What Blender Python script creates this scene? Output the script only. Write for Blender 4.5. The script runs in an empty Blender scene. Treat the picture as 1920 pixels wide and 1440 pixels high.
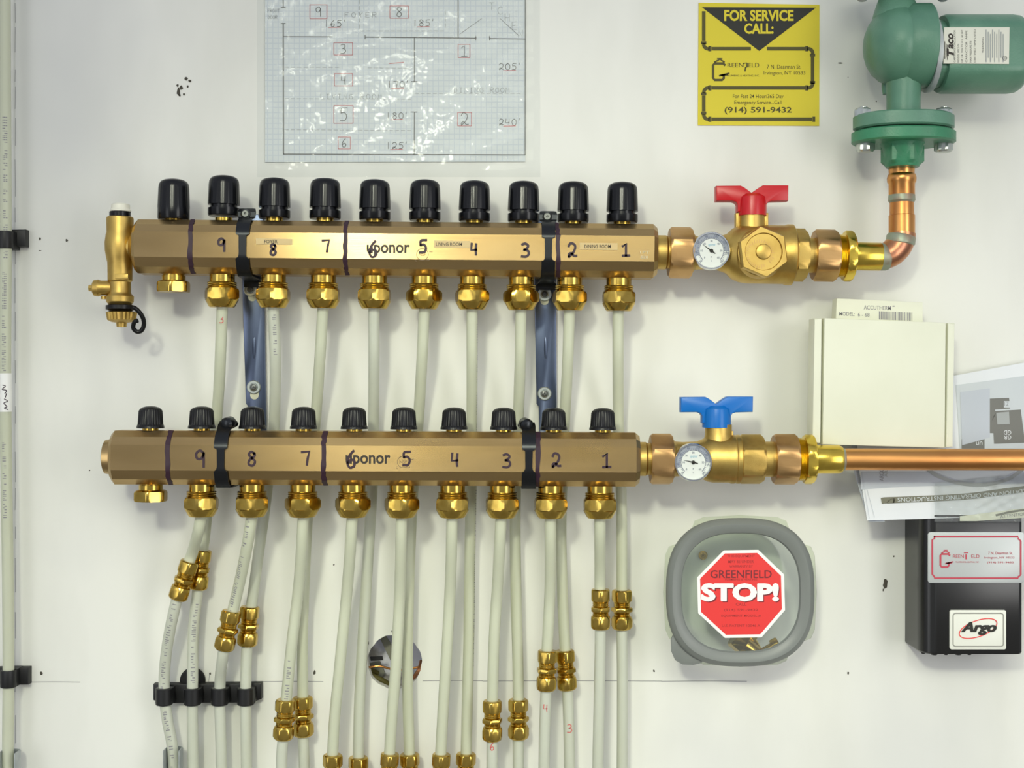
import bpy, bmesh, math, random
from mathutils import Vector, Matrix
random.seed(7)
sc = bpy.context.scene
COL = sc.collection
PI = math.pi

# ------------------------------------------------------------------ camera
S = 0.00055            # metres per photo pixel on the board
D = 2500 * S           # camera distance from the board
cam = bpy.data.cameras.new('camera'); cam.sensor_width = 36; cam.lens = 36 * 2500 / 1920
cam.clip_start = 0.01; cam.clip_end = 50
co = bpy.data.objects.new('camera', cam); COL.objects.link(co)
co.location = (0, -D, 0); co.rotation_euler = (PI / 2, 0, 0)
sc.camera = co
sc.view_settings.view_transform = 'Standard'; sc.view_settings.look = 'None'
sc.view_settings.gamma = 1; sc.view_settings.use_curve_mapping = False
sc.view_settings.exposure = 0.08

# ------------------------------------------------------------------ light
w = bpy.data.worlds.new('room_light'); sc.world = w; w.use_nodes = True
nt = w.node_tree; N = nt.nodes; L = nt.links
bg = N['Background']
tc = N.new('ShaderNodeTexCoord'); sp = N.new('ShaderNodeSeparateXYZ')
L.new(tc.outputs['Generated'], sp.inputs[0])
cr = N.new('ShaderNodeValToRGB'); cr.color_ramp.elements[0].position = 0.0
e = cr.color_ramp.elements
e[0].color = (0.30, 0.29, 0.27, 1); e[1].position = 1.0; e[1].color = (0.62, 0.66, 0.78, 1)
for p, c in ((0.36, (0.42, 0.42, 0.43, 1)), (0.50, (0.46, 0.48, 0.55, 1)), (0.58, (0.74, 0.78, 0.90, 1)), (0.72, (0.92, 0.97, 1.10, 1))):
    n_ = e.new(p); n_.color = c
mr = N.new('ShaderNodeMapRange'); mr.inputs[1].default_value = -1; mr.inputs[2].default_value = 1
L.new(sp.outputs['Z'], mr.inputs[0]); L.new(mr.outputs[0], cr.inputs[0]); L.new(cr.outputs[0], bg.inputs['Color'])
bg.inputs['Strength'].default_value = 0.66

def spot(name, loc, target, power, color, radius, angle, blend):
    l = bpy.data.lights.new(name, 'SPOT'); l.energy = power; l.color = color
    l.shadow_soft_size = radius; l.spot_size = math.radians(angle); l.spot_blend = blend
    o = bpy.data.objects.new(name, l); COL.objects.link(o); o.location = loc
    o.rotation_euler = (Vector(target) - Vector(loc)).to_track_quat('-Z', 'Y').to_euler()
    return o
spot('work_lamp', (-0.40, -2.2, 0.80), (0.08, 0, -0.34), 68, (0.98, 1.0, 0.80), 0.10, 40, 1.0)
def area(name, loc, target, sx_, sy_, power, color):
    l = bpy.data.lights.new(name, 'AREA'); l.shape = 'RECTANGLE'; l.size = sx_; l.size_y = sy_; l.energy = power; l.color = color
    o = bpy.data.objects.new(name, l); COL.objects.link(o); o.location = loc
    o.rotation_euler = (Vector(target) - Vector(loc)).to_track_quat('-Z', 'Y').to_euler(); return o
tube_ = area('tube_light', (0.0, -2.0, 0.84), (0.06, 0, -0.42), 1.1, 0.42, 1.9, (0.98, 1.0, 0.80)); tube_.data.spread = math.radians(62)
area('fill_panel_left', (-1.4, -1.75, -0.15), (0.1, 0, -0.1), 0.6, 1.3, 5, (0.96, 0.98, 1.0))  # unseen soft panel, added on the left to fill the board's ambient light
area('fill_panel_right', (1.4, -1.75, -0.05), (0.0, 0, -0.1), 0.6, 1.3, 12, (1.0, 0.99, 0.96))  # matching panel added out of view on the right, stronger side fill

# ------------------------------------------------------------------ helpers
def K(d): return S * (D - d) / D
def P(px, py, d): k = K(d); return Vector(((px - 960) * k, -d, (720 - py) * k))
def srgb(c):
    out = []
    for v in c[:3]:
        v = v / 255.0
        out.append(v / 12.92 if v <= 0.04045 else ((v + 0.055) / 1.055) ** 2.4)
    return (*out, 1.0)

def mat(name, col, rough=0.5, metal=0.0, spec=0.5, var=None, bump=None, coat=0.0, sss=0.0, trans=0.0, aniso=None, rvar=None, var2=None):
    m = bpy.data.materials.new(name); m.use_nodes = True
    nt = m.node_tree; N = nt.nodes; L = nt.links
    b = N['Principled BSDF']; out = N['Material Output']
    b.inputs['Base Color'].default_value = srgb(col); b.inputs['Roughness'].default_value = rough
    b.inputs['Metallic'].default_value = metal; b.inputs['Specular IOR Level'].default_value = spec
    b.inputs['Coat Weight'].default_value = coat
    if sss:
        b.inputs['Subsurface Weight'].default_value = sss; b.inputs['Subsurface Radius'].default_value = (0.004, 0.004, 0.003); b.inputs['Subsurface Scale'].default_value = 1.0
    tc = N.new('ShaderNodeTexCoord')
    def noise(scale, stretch=(1, 1, 1), detail=4):
        mp = N.new('ShaderNodeMapping'); mp.inputs['Scale'].default_value = stretch
        L.new(tc.outputs['Object'], mp.inputs[0])
        n = N.new('ShaderNodeTexNoise'); n.inputs['Scale'].default_value = scale; n.inputs['Detail'].default_value = detail
        L.new(mp.outputs[0], n.inputs['Vector']); return n
    if aniso:
        b.inputs['Anisotropic'].default_value = aniso; tg = N.new('ShaderNodeTangent'); tg.direction_type = 'RADIAL'; tg.axis = 'X'
        L.new(tg.outputs[0], b.inputs['Tangent'])
    last = None
    for v in (var, var2):
        if not v: continue
        c2, sc_, st, lo, hi = v
        n = noise(sc_, st); r = N.new('ShaderNodeMapRange'); r.inputs[1].default_value = lo; r.inputs[2].default_value = hi
        L.new(n.outputs['Fac'], r.inputs[0])
        mx = N.new('ShaderNodeMix'); mx.data_type = 'RGBA'
        L.new(r.outputs[0], mx.inputs['Factor'])
        if last: L.new(last, mx.inputs['A'])
        else: mx.inputs['A'].default_value = srgb(col)
        mx.inputs['B'].default_value = srgb(c2); last = mx.outputs['Result']
    if last: L.new(last, b.inputs['Base Color'])
    if rvar:
        n = noise(rvar[0], rvar[1]); r = N.new('ShaderNodeMapRange'); r.inputs[3].default_value = rvar[2]; r.inputs[4].default_value = rvar[3]
        L.new(n.outputs['Fac'], r.inputs[0]); L.new(r.outputs[0], b.inputs['Roughness'])
    if bump:
        n = noise(bump[0], bump[1], 3); bp = N.new('ShaderNodeBump'); bp.inputs['Strength'].default_value = bump[2]; bp.inputs['Distance'].default_value = bump[3]
        L.new(n.outputs['Fac'], bp.inputs['Height']); L.new(bp.outputs[0], b.inputs['Normal'])
    if trans:
        t = N.new('ShaderNodeBsdfTransparent'); ms = N.new('ShaderNodeMixShader'); ms.inputs[0].default_value = trans
        L.new(b.outputs[0], ms.inputs[1]); L.new(t.outputs[0], ms.inputs[2]); L.new(ms.outputs[0], out.inputs['Surface'])
    return m

def clear(name, tint, rough=0.08, gloss=0.10, haze=0.0, hazecol=(200, 205, 205), bump=None):
    m = bpy.data.materials.new(name); m.use_nodes = True
    nt = m.node_tree; N = nt.nodes; L = nt.links
    b = N['Principled BSDF']; N.remove(b); out = N['Material Output']
    t = N.new('ShaderNodeBsdfTransparent'); t.inputs[0].default_value = srgb(tint)
    g = N.new('ShaderNodeBsdfGlossy'); g.inputs['Roughness'].default_value = rough
    f = N.new('ShaderNodeLayerWeight'); f.inputs['Blend'].default_value = gloss
    m1 = N.new('ShaderNodeMixShader'); L.new(f.outputs['Fresnel'], m1.inputs[0]); L.new(t.outputs[0], m1.inputs[1]); L.new(g.outputs[0], m1.inputs[2])
    last = m1
    if haze:
        d = N.new('ShaderNodeBsdfDiffuse'); d.inputs[0].default_value = srgb(hazecol)
        m2 = N.new('ShaderNodeMixShader'); m2.inputs[0].default_value = haze
        L.new(m1.outputs[0], m2.inputs[1]); L.new(d.outputs[0], m2.inputs[2]); last = m2
    if bump:
        tc = N.new('ShaderNodeTexCoord'); n = N.new('ShaderNodeTexNoise'); n.inputs['Scale'].default_value = bump[0]; n.inputs['Detail'].default_value = 3
        L.new(tc.outputs['Object'], n.inputs['Vector'])
        bp = N.new('ShaderNodeBump'); bp.inputs['Strength'].default_value = bump[1]; bp.inputs['Distance'].default_value = bump[2]
        L.new(n.outputs['Fac'], bp.inputs['Height']); L.new(bp.outputs[0], g.inputs['Normal']); L.new(bp.outputs[0], f.inputs['Normal'])
    L.new(last.outputs[0], out.inputs['Surface'])
    return m

class MB:
    def __init__(s): s.v = []; s.f = []; s.m = []
    def add(s, vs, fs, mi=0):
        o = len(s.v); s.v += [Vector(x) for x in vs]
        for f in fs: s.f.append([i + o for i in f]); s.m.append(mi)
    def grid(s, rows, mi=0, closed=True, cap0=False, cap1=False):
        n = len(rows[0]); vs = [p for r in rows for p in r]; fs = []
        for i in range(len(rows) - 1):
            for j in range(n if closed else n - 1):
                a, b = i * n + j, i * n + (j + 1) % n
                fs.append((a, b, b + n, a + n))
        if cap0: fs.append(tuple(reversed(range(n))))
        if cap1: fs.append(tuple((len(rows) - 1) * n + j for j in range(n)))
        s.add(vs, fs, mi)
    def lathe(s, prof, o, ax, segs=32, mi=0, rot=0.0, cap=True):
        """prof rows: (h, r) round, (h, r, ra) = min(circle r, hexagon of apothem ra), (h, r, None, flute, n)"""
        o = Vector(o); ax = Vector(ax).normalized()
        ref = Vector((0, 0, 1)) if abs(ax.z) < 0.9 else Vector((1, 0, 0))
        u = ref.cross(ax).normalized(); v = ax.cross(u)
        rows = []
        for p in prof:
            row = []
            for j in range(segs):
                t = 2 * PI * j / segs + rot; r = p[1]; tt = 2 * PI * j / segs
                if len(p) == 3 and p[2]:
                    r = min(r, p[2] / math.cos(((tt + PI / 6) % (PI / 3)) - PI / 6))
                if len(p) == 5: r = r - p[3] * (0.5 - 0.5 * math.cos(p[4] * tt))
                row.append(o + ax * p[0] + (u * math.cos(t) + v * math.sin(t)) * r)
            rows.append(row)
        s.grid(rows, mi, True, cap, cap); return s
    def tube(s, pts, r, segs=16, mi=0, smooth=6, cap=True, squash=None):
        pts = spline(pts, smooth) if smooth else [Vector(p) for p in pts]
        n = len(pts); rows = []; u = None
        for i, p in enumerate(pts):
            t = (pts[min(i + 1, n - 1)] - pts[max(i - 1, 0)]).normalized()
            if u is None:
                ref = Vector((0, -1, 0)) if abs(t.y) < 0.9 else Vector((0, 0, 1)); u = (ref - t * ref.dot(t)).normalized()
            else: u = (u - t * u.dot(t)).normalized()
            v = t.cross(u); rr = lerp_list(r, i / (n - 1)) if isinstance(r, (list, tuple)) else r
            rows.append([p + (u * math.cos(2 * PI * j / segs) + v * math.sin(2 * PI * j / segs)) * rr for j in range(segs)])
        s.grid(rows, mi, True, cap, cap); return s
    def prism(s, poly, F, n, dep, bev=0.0, mi=0):
        """poly in 2-D mapped by F to the front; pushed back along -n by dep; n faces the viewer"""
        n = Vector(n); c = Vector((sum(p[0] for p in poly) / len(poly), sum(p[1] for p in poly) / len(poly)))
        fr = [F(*p) for p in poly]; rows = []
        if bev:
            m = sum(fr, Vector()) / len(fr)
            N_ = len(fr); ins = []
            for i, p in enumerate(fr):
                a, b = fr[i - 1], fr[(i + 1) % N_]
                e1 = (p - a).normalized(); e2 = (b - p).normalized()
                n1 = e1.cross(n); n2 = e2.cross(n)
                if sum(((fr[k] - fr[k - 1]).cross(fr[(k + 1) % N_] - fr[k])).dot(n) for k in range(N_)) > 0: n1, n2 = -n1, -n2
                q = (n1 + n2); q = q / max(q.dot(n1), 0.35) if q.length > 1e-6 else n1
                ins.append(p + q * bev)
            rows = [ins, [p - n * bev * 0.3 - (p - q) * 0.0 + (q - p) * 0.3 for p, q in zip(fr, ins)], [p - n * bev for p in fr], [p - n * dep for p in fr]]
        else: rows = [fr, [p - n * dep for p in fr]]
        s.grid(rows, mi, True, True, True); return s
    def poly(s, poly, F, mi=0): s.add([F(*p) for p in poly], [tuple(range(len(poly)))], mi); return s
    def rect(s, x0, y0, x1, y1, F, mi=0): return s.poly([(x0, y0), (x1, y0), (x1, y1), (x0, y1)], F, mi)
    def ribbon(s, pts, wd, F, mi=0, sm=5):
        q = [Vector((p[0], p[1], 0)) for p in pts]
        q = spline(q, sm) if (sm and len(q) > 2) else q
        lo, hi = [], []
        for i, p in enumerate(q):
            t = q[min(i + 1, len(q) - 1)] - q[max(i - 1, 0)]
            t = t.normalized() if t.length > 1e-9 else Vector((1, 0, 0)); nn = Vector((-t.y, t.x, 0)) * wd / 2
            if i == 0: p = p - t * wd * .3
            if i == len(q) - 1: p = p + t * wd * .3
            lo.append(F(*(p - nn)[:2])); hi.append(F(*(p + nn)[:2]))
        s.grid([lo, hi], mi, False); return s
    def line(s, a, b, wd, F, mi=0): return s.ribbon([a, b], wd, F, mi, 0)
    def text(s, st, cx, cy, wd, ht, F, mi=0, rot=0, bold=0.0, shear=0.0):
        vs, fs = text_mesh(st, bold, shear)
        x0 = min(v[0] for v in vs); x1 = max(v[0] for v in vs); y0 = min(v[1] for v in vs); y1 = max(v[1] for v in vs)
        c, sn = math.cos(rot), math.sin(rot); o = []
        for v in vs:
            x = ((v[0] - x0) / (x1 - x0) - .5) * wd; y = (.5 - (v[1] - y0) / (y1 - y0)) * ht
            o.append(F(cx + x * c - y * sn, cy + x * sn + y * c))
        s.add(o, fs, mi); return s
    def hand(s, st, cx, cy, ch, wd, F, mi=0, asp=0.62, rot=0, gap=0.32, wob=0.0):
        tot = len(st) * asp + (len(st) - 1) * gap * asp
        c, sn = math.cos(rot), math.sin(rot)
        for k, chh in enumerate(st):
            x0 = -tot / 2 + k * asp * (1 + gap)
            for stroke in HAND.get(chh, []):
                pts = []
                for x, y in stroke:
                    X = (x0 + x * asp) * ch; Y = (.5 - y) * ch
                    pts.append((cx + X * c - Y * sn + random.uniform(-wob, wob), cy + X * sn + Y * c + random.uniform(-wob, wob)))
                s.ribbon(pts, wd, F, mi, 4 if len(stroke) > 2 and chh in '0235689CGORS' else 0)
        return s
    def sphere(s, c, r, sx=1, sy=1, sz=1, mi=0, n=20):
        rows = []
        for i in range(1, n):
            a = PI * i / n
            rows.append([Vector(c) + Vector((math.sin(a) * math.cos(2 * PI * j / (2 * n)) * r * sx, math.sin(a) * math.sin(2 * PI * j / (2 * n)) * r * sy, math.cos(a) * r * sz)) for j in range(2 * n)])
        s.grid(rows, mi, True, True, True); return s

def lerp_list(r, t):
    q = t * (len(r) - 1); i = min(int(q), len(r) - 2); return r[i] + (r[i + 1] - r[i]) * (q - i)

def spline(pts, k):
    p = [Vector(q) for q in pts]
    if len(p) < 3 or k < 2: return p
    out = []
    for i in range(len(p) - 1):
        a = p[i - 1] if i else p[0] * 2 - p[1]; b = p[i]; c = p[i + 1]; d = p[i + 2] if i + 2 < len(p) else p[-1] * 2 - p[-2]
        for j in range(k):
            t = j / k
            out.append(0.5 * ((2 * b) + (c - a) * t + (2 * a - 5 * b + 4 * c - d) * t * t + (3 * b - a - 3 * c + d) * t ** 3))
    out.append(p[-1]); return out

_tc = {}
def text_mesh(st, bold, shear):
    key = (st, bold, shear)
    if key in _tc: return _tc[key]
    cu = bpy.data.curves.new('t', 'FONT'); cu.body = st; cu.offset = bold; cu.shear = shear; cu.resolution_u = 3
    o = bpy.data.objects.new('t', cu); COL.objects.link(o)
    dg = bpy.context.evaluated_depsgraph_get(); oe = o.evaluated_get(dg); me = oe.to_mesh()
    r = ([tuple(v.co) for v in me.vertices], [tuple(p.vertices) for p in me.polygons])
    oe.to_mesh_clear(); bpy.data.objects.remove(o); bpy.data.curves.remove(cu)
    _tc[key] = r; return r

HAND = {
 '0': [[(.5, 1), (.1, .75), (.1, .25), (.5, 0), (.9, .25), (.9, .75), (.5, 1)]],
 '1': [[(.1, .78), (.55, 1), (.55, 0)], [(.1, 0), (1, .02)]],
 'l': [[(.5, 1), (.5, 0)]],
 '2': [[(.08, .78), (.3, 1), (.72, .92), (.85, .68), (.6, .32), (.1, .02)], [(.1, .02), (.12, .22), (.4, .28), (.7, .1), (1, .1)]],
 '3': [[(.1, .92), (.5, 1), (.85, .82), (.6, .6), (.35, .54)], [(.35, .54), (.8, .46), (.92, .22), (.6, .02), (.05, .04)]],
 '4': [[(.15, 1), (.08, .42), (.85, .45)], [(.8, .95), (.72, .4), (.78, 0)]],
 '5': [[(.95, 1), (.25, .95), (.2, .6)], [(.2, .6), (.6, .64), (.88, .4), (.7, .08), (.1, .03)]],
 '6': [[(.7, 1), (.3, .7), (.1, .3), (.35, 0), (.75, .12), (.78, .38), (.45, .46), (.15, .28)]],
 '7': [[(.02, .95), (.95, 1), (.75, .5), (.65, 0)]],
 '8': [[(.8, .85), (.45, 1), (.15, .8), (.5, .55), (.88, .3), (.6, 0), (.15, .1), (.2, .38), (.55, .55), (.85, .75), (.75, .92)]],
 '9': [[(.85, .82), (.5, 1), (.12, .8), (.2, .52), (.6, .5), (.85, .78)], [(.85, .85), (.85, 0)]],
 "'": [[(.3, 1.1), (.2, .8)]],
 'F': [[(.1, 0), (.1, 1), (.9, 1)], [(.1, .52), (.7, .52)]], 'O': [[(.5, 1), (.1, .75), (.1, .25), (.5, 0), (.9, .25), (.9, .75), (.5, 1)]],
 'Y': [[(.05, 1), (.5, .5), (.95, 1)], [(.5, .5), (.5, 0)]], 'E': [[(.9, 1), (.1, 1), (.1, 0), (.9, 0)], [(.1, .5), (.7, .5)]],
 'R': [[(.1, 0), (.1, 1), (.8, .95), (.85, .6), (.1, .5)], [(.3, .5), (.9, 0)]], 'L': [[(.1, 1), (.1, 0), (.9, 0)]],
 'I': [[(.5, 1), (.5, 0)], [(.2, 1), (.8, 1)], [(.2, 0), (.8, 0)]], 'V': [[(.05, 1), (.5, 0), (.95, 1)]],
 'N': [[(.1, 0), (.1, 1), (.9, 0), (.9, 1)]], 'G': [[(.9, .85), (.5, 1), (.1, .7), (.1, .25), (.5, 0), (.9, .2), (.9, .5), (.55, .5)]],
 'M': [[(.05, 0), (.15, 1), (.5, .3), (.85, 1), (.95, 0)]], 'D': [[(.1, 0), (.1, 1), (.6, .95), (.9, .5), (.6, .05), (.1, 0)]],
 'H': [[(.1, 0), (.1, 1)], [(.9, 0), (.9, 1)], [(.1, .5), (.9, .5)]], 'T': [[(.05, 1), (.95, 1)], [(.5, 1), (.5, 0)]],
 'C': [[(.9, .85), (.5, 1), (.1, .7), (.1, .25), (.5, 0), (.9, .15)]], 'K': [[(.1, 0), (.1, 1)], [(.9, 1), (.1, .45), (.9, 0)]], ' ': [],
}

WL = {}
def build(name, mb, mats, parent=None, label=None, ang=32, org=None):
    mats = mats if isinstance(mats, (list, tuple)) else [mats]
    xs = mb.v; lo = Vector((min(v.x for v in xs), min(v.y for v in xs), min(v.z for v in xs))); hi = Vector((max(v.x for v in xs), max(v.y for v in xs), max(v.z for v in xs)))
    c = Vector(org) if org is not None else (lo + hi) / 2
    me = bpy.data.meshes.new(name); me.from_pydata([v - c for v in xs], [], mb.f)
    for m in mats: me.materials.append(m)
    me.polygons.foreach_set('material_index', mb.m)
    bm = bmesh.new(); bm.from_mesh(me); bmesh.ops.recalc_face_normals(bm, faces=bm.faces); bm.to_mesh(me); bm.free()
    me.polygons.foreach_set('use_smooth', [True] * len(me.polygons))
    me.set_sharp_from_angle(angle=math.radians(ang)); me.update()
    o = bpy.data.objects.new(name, me); COL.objects.link(o); WL[o] = c
    if parent: o.parent = parent; o.location = c - WL[parent]
    else: o.location = c
    if label: o['label'] = label
    return o
def thing(name, loc, label, cat, group=None):
    o = bpy.data.objects.new(name, None); COL.objects.link(o); o.location = loc; WL[o] = Vector(loc); o.empty_display_size = 0.01
    return tag(o, label, cat, group)
def tag(o, label, cat, group=None, kind=None):
    o['label'] = label; o['category'] = cat
    if group: o['group'] = group
    if kind: o['kind'] = kind
    return o
def struct(name, mb, m, parent=None, ang=32):
    o = build(name, mb, m, parent, None, ang)
    o['kind'] = 'structure'; return o
def reuse(src, parent, delta):
    """the same part again, moved by delta, under parent"""
    o = src.copy(); COL.objects.link(o); c = WL[src] + Vector(delta); WL[o] = c
    o.parent = parent; o.location = c - WL[parent]; return o
def PL(d): return lambda x, y: P(x, y, d)
def arc(cx, cy, r, a0, a1, n=10, ry=None): return [(cx + r * math.cos(a0 + (a1 - a0) * i / n), cy + (ry or r) * math.sin(a0 + (a1 - a0) * i / n)) for i in range(n + 1)]
def rrect(x0, y0, x1, y1, r, n=5):
    return arc(x1 - r, y0 + r, r, -PI / 2, 0, n) + arc(x1 - r, y1 - r, r, 0, PI / 2, n) + arc(x0 + r, y1 - r, r, PI / 2, PI, n) + arc(x0 + r, y0 + r, r, PI, 1.5 * PI, n)
FY = Vector((0, -1, 0)); X = Vector((1, 0, 0)); Z = Vector((0, 0, 1))

# ------------------------------------------------------------------ materials
M = {}
M['wall'] = mat('white_painted_board', (231, 231, 222), 0.5, spec=0.3, var=((218, 218, 208), 9, (1, 1, .35), .42, .75), bump=(60, (1, 1, .12), 0.25, 0.0006), var2=((206, 207, 203), 2.6, (1, 1, .7), .56, .78))
M['cavity'] = mat('grey_foil', (226, 226, 236), 0.5, var=((150, 146, 136), 30, (1, 1, 1), .5, .65))
M['dark'] = mat('dark_dirt', (70, 66, 56), 0.8)
M['pencil'] = mat('grey_pencil', (150, 150, 148), 0.8)
M['bar'] = mat('extruded_brass', (182, 155, 107), 0.2, 1.0, var=((172, 145, 97), 40, (.2, 1, 1), .4, .65), bump=(900, (.004, 1, 1), 0.07, 0.0004), rvar=(60, (.2, 1, 1), .22, .28), aniso=0.8)
M['brass'] = mat('turned_brass', (202, 171, 84), 0.2, 1.0, var=((184, 151, 66), 70, (1, 1, 1), .4, .7), rvar=(120, (1, 1, 1), .14, .28))
M['cast'] = mat('cast_brass', (198, 168, 94), 0.42, 1.0, var=((182, 150, 80), 60, (1, 1, 1), .4, .7), bump=(1400, (1, 1, 1), 0.3, 0.0003))
M['bronze'] = mat('bronze_nut', (194, 156, 104), 0.36, 1.0, var=((180, 142, 92), 60, (1, 1, 1), .4, .7))
M['yellowbrass'] = mat('bright_brass', (224, 194, 84), 0.24, 1.0, var=((206, 174, 70), 60, (1, 1, 1), .4, .7))
M['copper'] = mat('copper', (212, 154, 90), 0.3, 1.0, var=((198, 134, 76), 22, (.3, 1, 1), .42, .68), rvar=(30, (1, 1, 1), .22, .42))
M['copper2'] = mat('heat_stained_copper', (204, 144, 100), 0.3, 1.0, var=((168, 116, 94), 30, (1, 1, 1), .45, .7), rvar=(30, (1, 1, 1), .22, .42))
M['solder'] = mat('grey_green_solder', (150, 158, 138), 0.45, 0.5, var=((150, 120, 96), 50, (1, 1, 1), .5, .7))
M['black'] = mat('gloss_black_plastic', (11, 12, 15), 0.24, spec=0.32)
M['satin'] = mat('satin_black_plastic', (15, 15, 16), 0.36, spec=0.32)
M['clip'] = mat('black_clip_plastic', (18, 18, 18), 0.45, spec=0.45)
M['box'] = mat('black_cover', (22, 22, 21), 0.27, spec=0.6, bump=(1500, (1, 1, 1), 0.08, 0.0002))
M['steel'] = mat('blued_steel', (98, 108, 130), 0.3, 0.9, var=((72, 82, 102), 30, (1, 1, .4), .4, .7))
M['steeldark'] = mat('dark_steel_strap', (50, 52, 54), 0.26, 0.85)
M['zinc'] = mat('zinc', (188, 194, 188), 0.3, 0.85)
M['screw'] = mat('screw_steel', (110, 112, 108), 0.35, 0.9)
M['galv'] = mat('galvanised_steel', (186, 191, 189), 0.5, 0.3, var=((160, 166, 168), 60, (1, 1, 1), .4, .7))
M['pex'] = mat('milky_pipe', (200, 203, 180), 0.38, spec=0.4, sss=0.35, var=((192, 195, 171), 10, (1, 1, .3), .4, .65))
M['pexgrey'] = mat('milky_pipe_grey', (197, 200, 184), 0.38, spec=0.4, sss=0.35, var=((190, 193, 175), 10, (1, 1, .3), .4, .65))
M['ink'] = mat('grey_print', (138, 136, 138), 0.7)
M['red_ink'] = mat('red_pen', (204, 96, 92), 0.7)
M['marker'] = mat('dark_marker', (46, 20, 36), 0.5)
M['logo'] = mat('black_logo', (44, 36, 26), 0.5)
M['faint'] = mat('faint_grey_stamp', (120, 98, 68), 0.5)
M['pale'] = mat('pale_stamp', (222, 206, 168), 0.5)
M['tape'] = mat('tan_label_tape', (204, 178, 122), 0.35)
M['white'] = mat('white_plastic', (226, 224, 206), 0.4)
M['dial'] = mat('white_dial', (226, 230, 222), 0.35)
M['dialgrey'] = mat('dial_grey', (150, 156, 166), 0.5)
M['dialink'] = mat('dial_blue_grey', (72, 82, 112), 0.5)
M['dialblue'] = mat('dial_blue', (142, 190, 208), 0.5)
M['chrome'] = mat('chrome', (214, 216, 216), 0.16, 1.0)
M['red'] = mat('red_plastic', (188, 10, 20), 0.32)
M['blue'] = mat('blue_plastic', (4, 104, 184), 0.34, spec=.4)
M['green'] = mat('green_enamel', (96, 140, 116), 0.36, spec=0.45, var=((82, 126, 104), 30, (1, 1, 1), .4, .7), bump=(500, (1, 1, 1), 0.3, 0.0007))
M['green2'] = mat('bright_green_enamel', (62, 136, 98), 0.36, spec=0.45, var=((54, 118, 84), 30, (1, 1, 1), .4, .7), bump=(500, (1, 1, 1), 0.3, 0.0007))
M['yellow'] = mat('yellow_card', (212, 195, 18), 0.45)
M['black_ink'] = mat('black_print', (30, 30, 20), 0.6)
M['olive_ink'] = mat('olive_print', (76, 70, 14), 0.6)
M['carton'] = mat('white_carton', (224, 225, 204), 0.6, var=((218, 219, 197), 12, (1, 1, 1), .4, .7))
M['cartonside'] = mat('white_carton_inner', (206, 205, 180), 0.7)
M['grey_rim'] = mat('grey_lid', (120, 124, 119), 0.4)
M['sticker_red'] = mat('sticker_red', (226, 56, 52), 0.4)
M['sticker_white'] = mat('sticker_white', (240, 240, 234), 0.4)
M['sticker_dark'] = mat('sticker_dark_red', (116, 34, 40), 0.6)
M['sticker_mid'] = mat('sticker_dull_red', (170, 44, 44), 0.6)
M['silver'] = mat('silver_label', (184, 188, 186), 0.4, 0.25)
M['crimson'] = mat('crimson_print', (184, 62, 78), 0.5)
M['badge'] = mat('badge_white', (226, 227, 214), 0.4)
M['badge_rim'] = mat('badge_grey', (150, 150, 140), 0.4)
M['plate'] = mat('name_plate_white', (222, 222, 205), 0.42)
M['paper'] = mat('leaflet_paper', (226, 229, 230), 0.6, var=((214, 218, 222), 8, (1, 1, 1), .4, .7))
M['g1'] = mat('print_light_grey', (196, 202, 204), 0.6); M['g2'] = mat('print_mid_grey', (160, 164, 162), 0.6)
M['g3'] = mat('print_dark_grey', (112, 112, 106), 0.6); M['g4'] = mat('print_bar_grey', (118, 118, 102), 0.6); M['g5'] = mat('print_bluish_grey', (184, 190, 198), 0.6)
M['sheet'] = clear('clear_sleeve', (250, 251, 251), 0.09, 0.16, 0.03, (225, 228, 225), bump=(30, 0.6, 0.004))
M['bag'] = clear('clear_bag', (238, 240, 240), 0.12, 0.22, 0.10, (222, 226, 226), bump=(70, 1.0, 0.004))
M['tub'] = clear('clear_tub', (242, 245, 238), 0.12, 0.16, 0.08, (205, 212, 196))
M['lid'] = clear('clear_lid', (242, 246, 248), 0.10, 0.12, 0.08, (214, 220, 222))
M['glass'] = clear('gauge_glass', (250, 250, 250), 0.03, 0.06)

# graph paper: fine blue-grey squares
gp = mat('graph_paper', (214, 219, 214), 0.6)
nt = gp.node_tree; N = nt.nodes; L = nt.links
tcn = N.new('ShaderNodeTexCoord'); sx = N.new('ShaderNodeSeparateXYZ'); L.new(tcn.outputs['Object'], sx.inputs[0])
def gridline(sock, step, wd):
    a = N.new('ShaderNodeMath'); a.operation = 'MULTIPLY'; a.inputs[1].default_value = 1 / step; L.new(sock, a.inputs[0])
    f = N.new('ShaderNodeMath'); f.operation = 'FRACT'; L.new(a.outputs[0], f.inputs[0])
    c = N.new('ShaderNodeMath'); c.operation = 'LESS_THAN'; c.inputs[1].default_value = wd; L.new(f.outputs[0], c.inputs[0]); return c
g1 = gridline(sx.outputs['X'], 10 * S, 0.16); g2 = gridline(sx.outputs['Z'], 10 * S, 0.16)
mxn = N.new('ShaderNodeMath'); mxn.operation = 'MAXIMUM'; L.new(g1.outputs[0], mxn.inputs[0]); L.new(g2.outputs[0], mxn.inputs[1])
mm = N.new('ShaderNodeMix'); mm.data_type = 'RGBA'; mm.inputs['A'].default_value = srgb((214, 219, 215)); mm.inputs['B'].default_value = srgb((200, 207, 209))
L.new(mxn.outputs[0], mm.inputs['Factor']); L.new(mm.outputs['Result'], N['Principled BSDF'].inputs['Base Color'])
M['graph'] = gp

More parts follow.
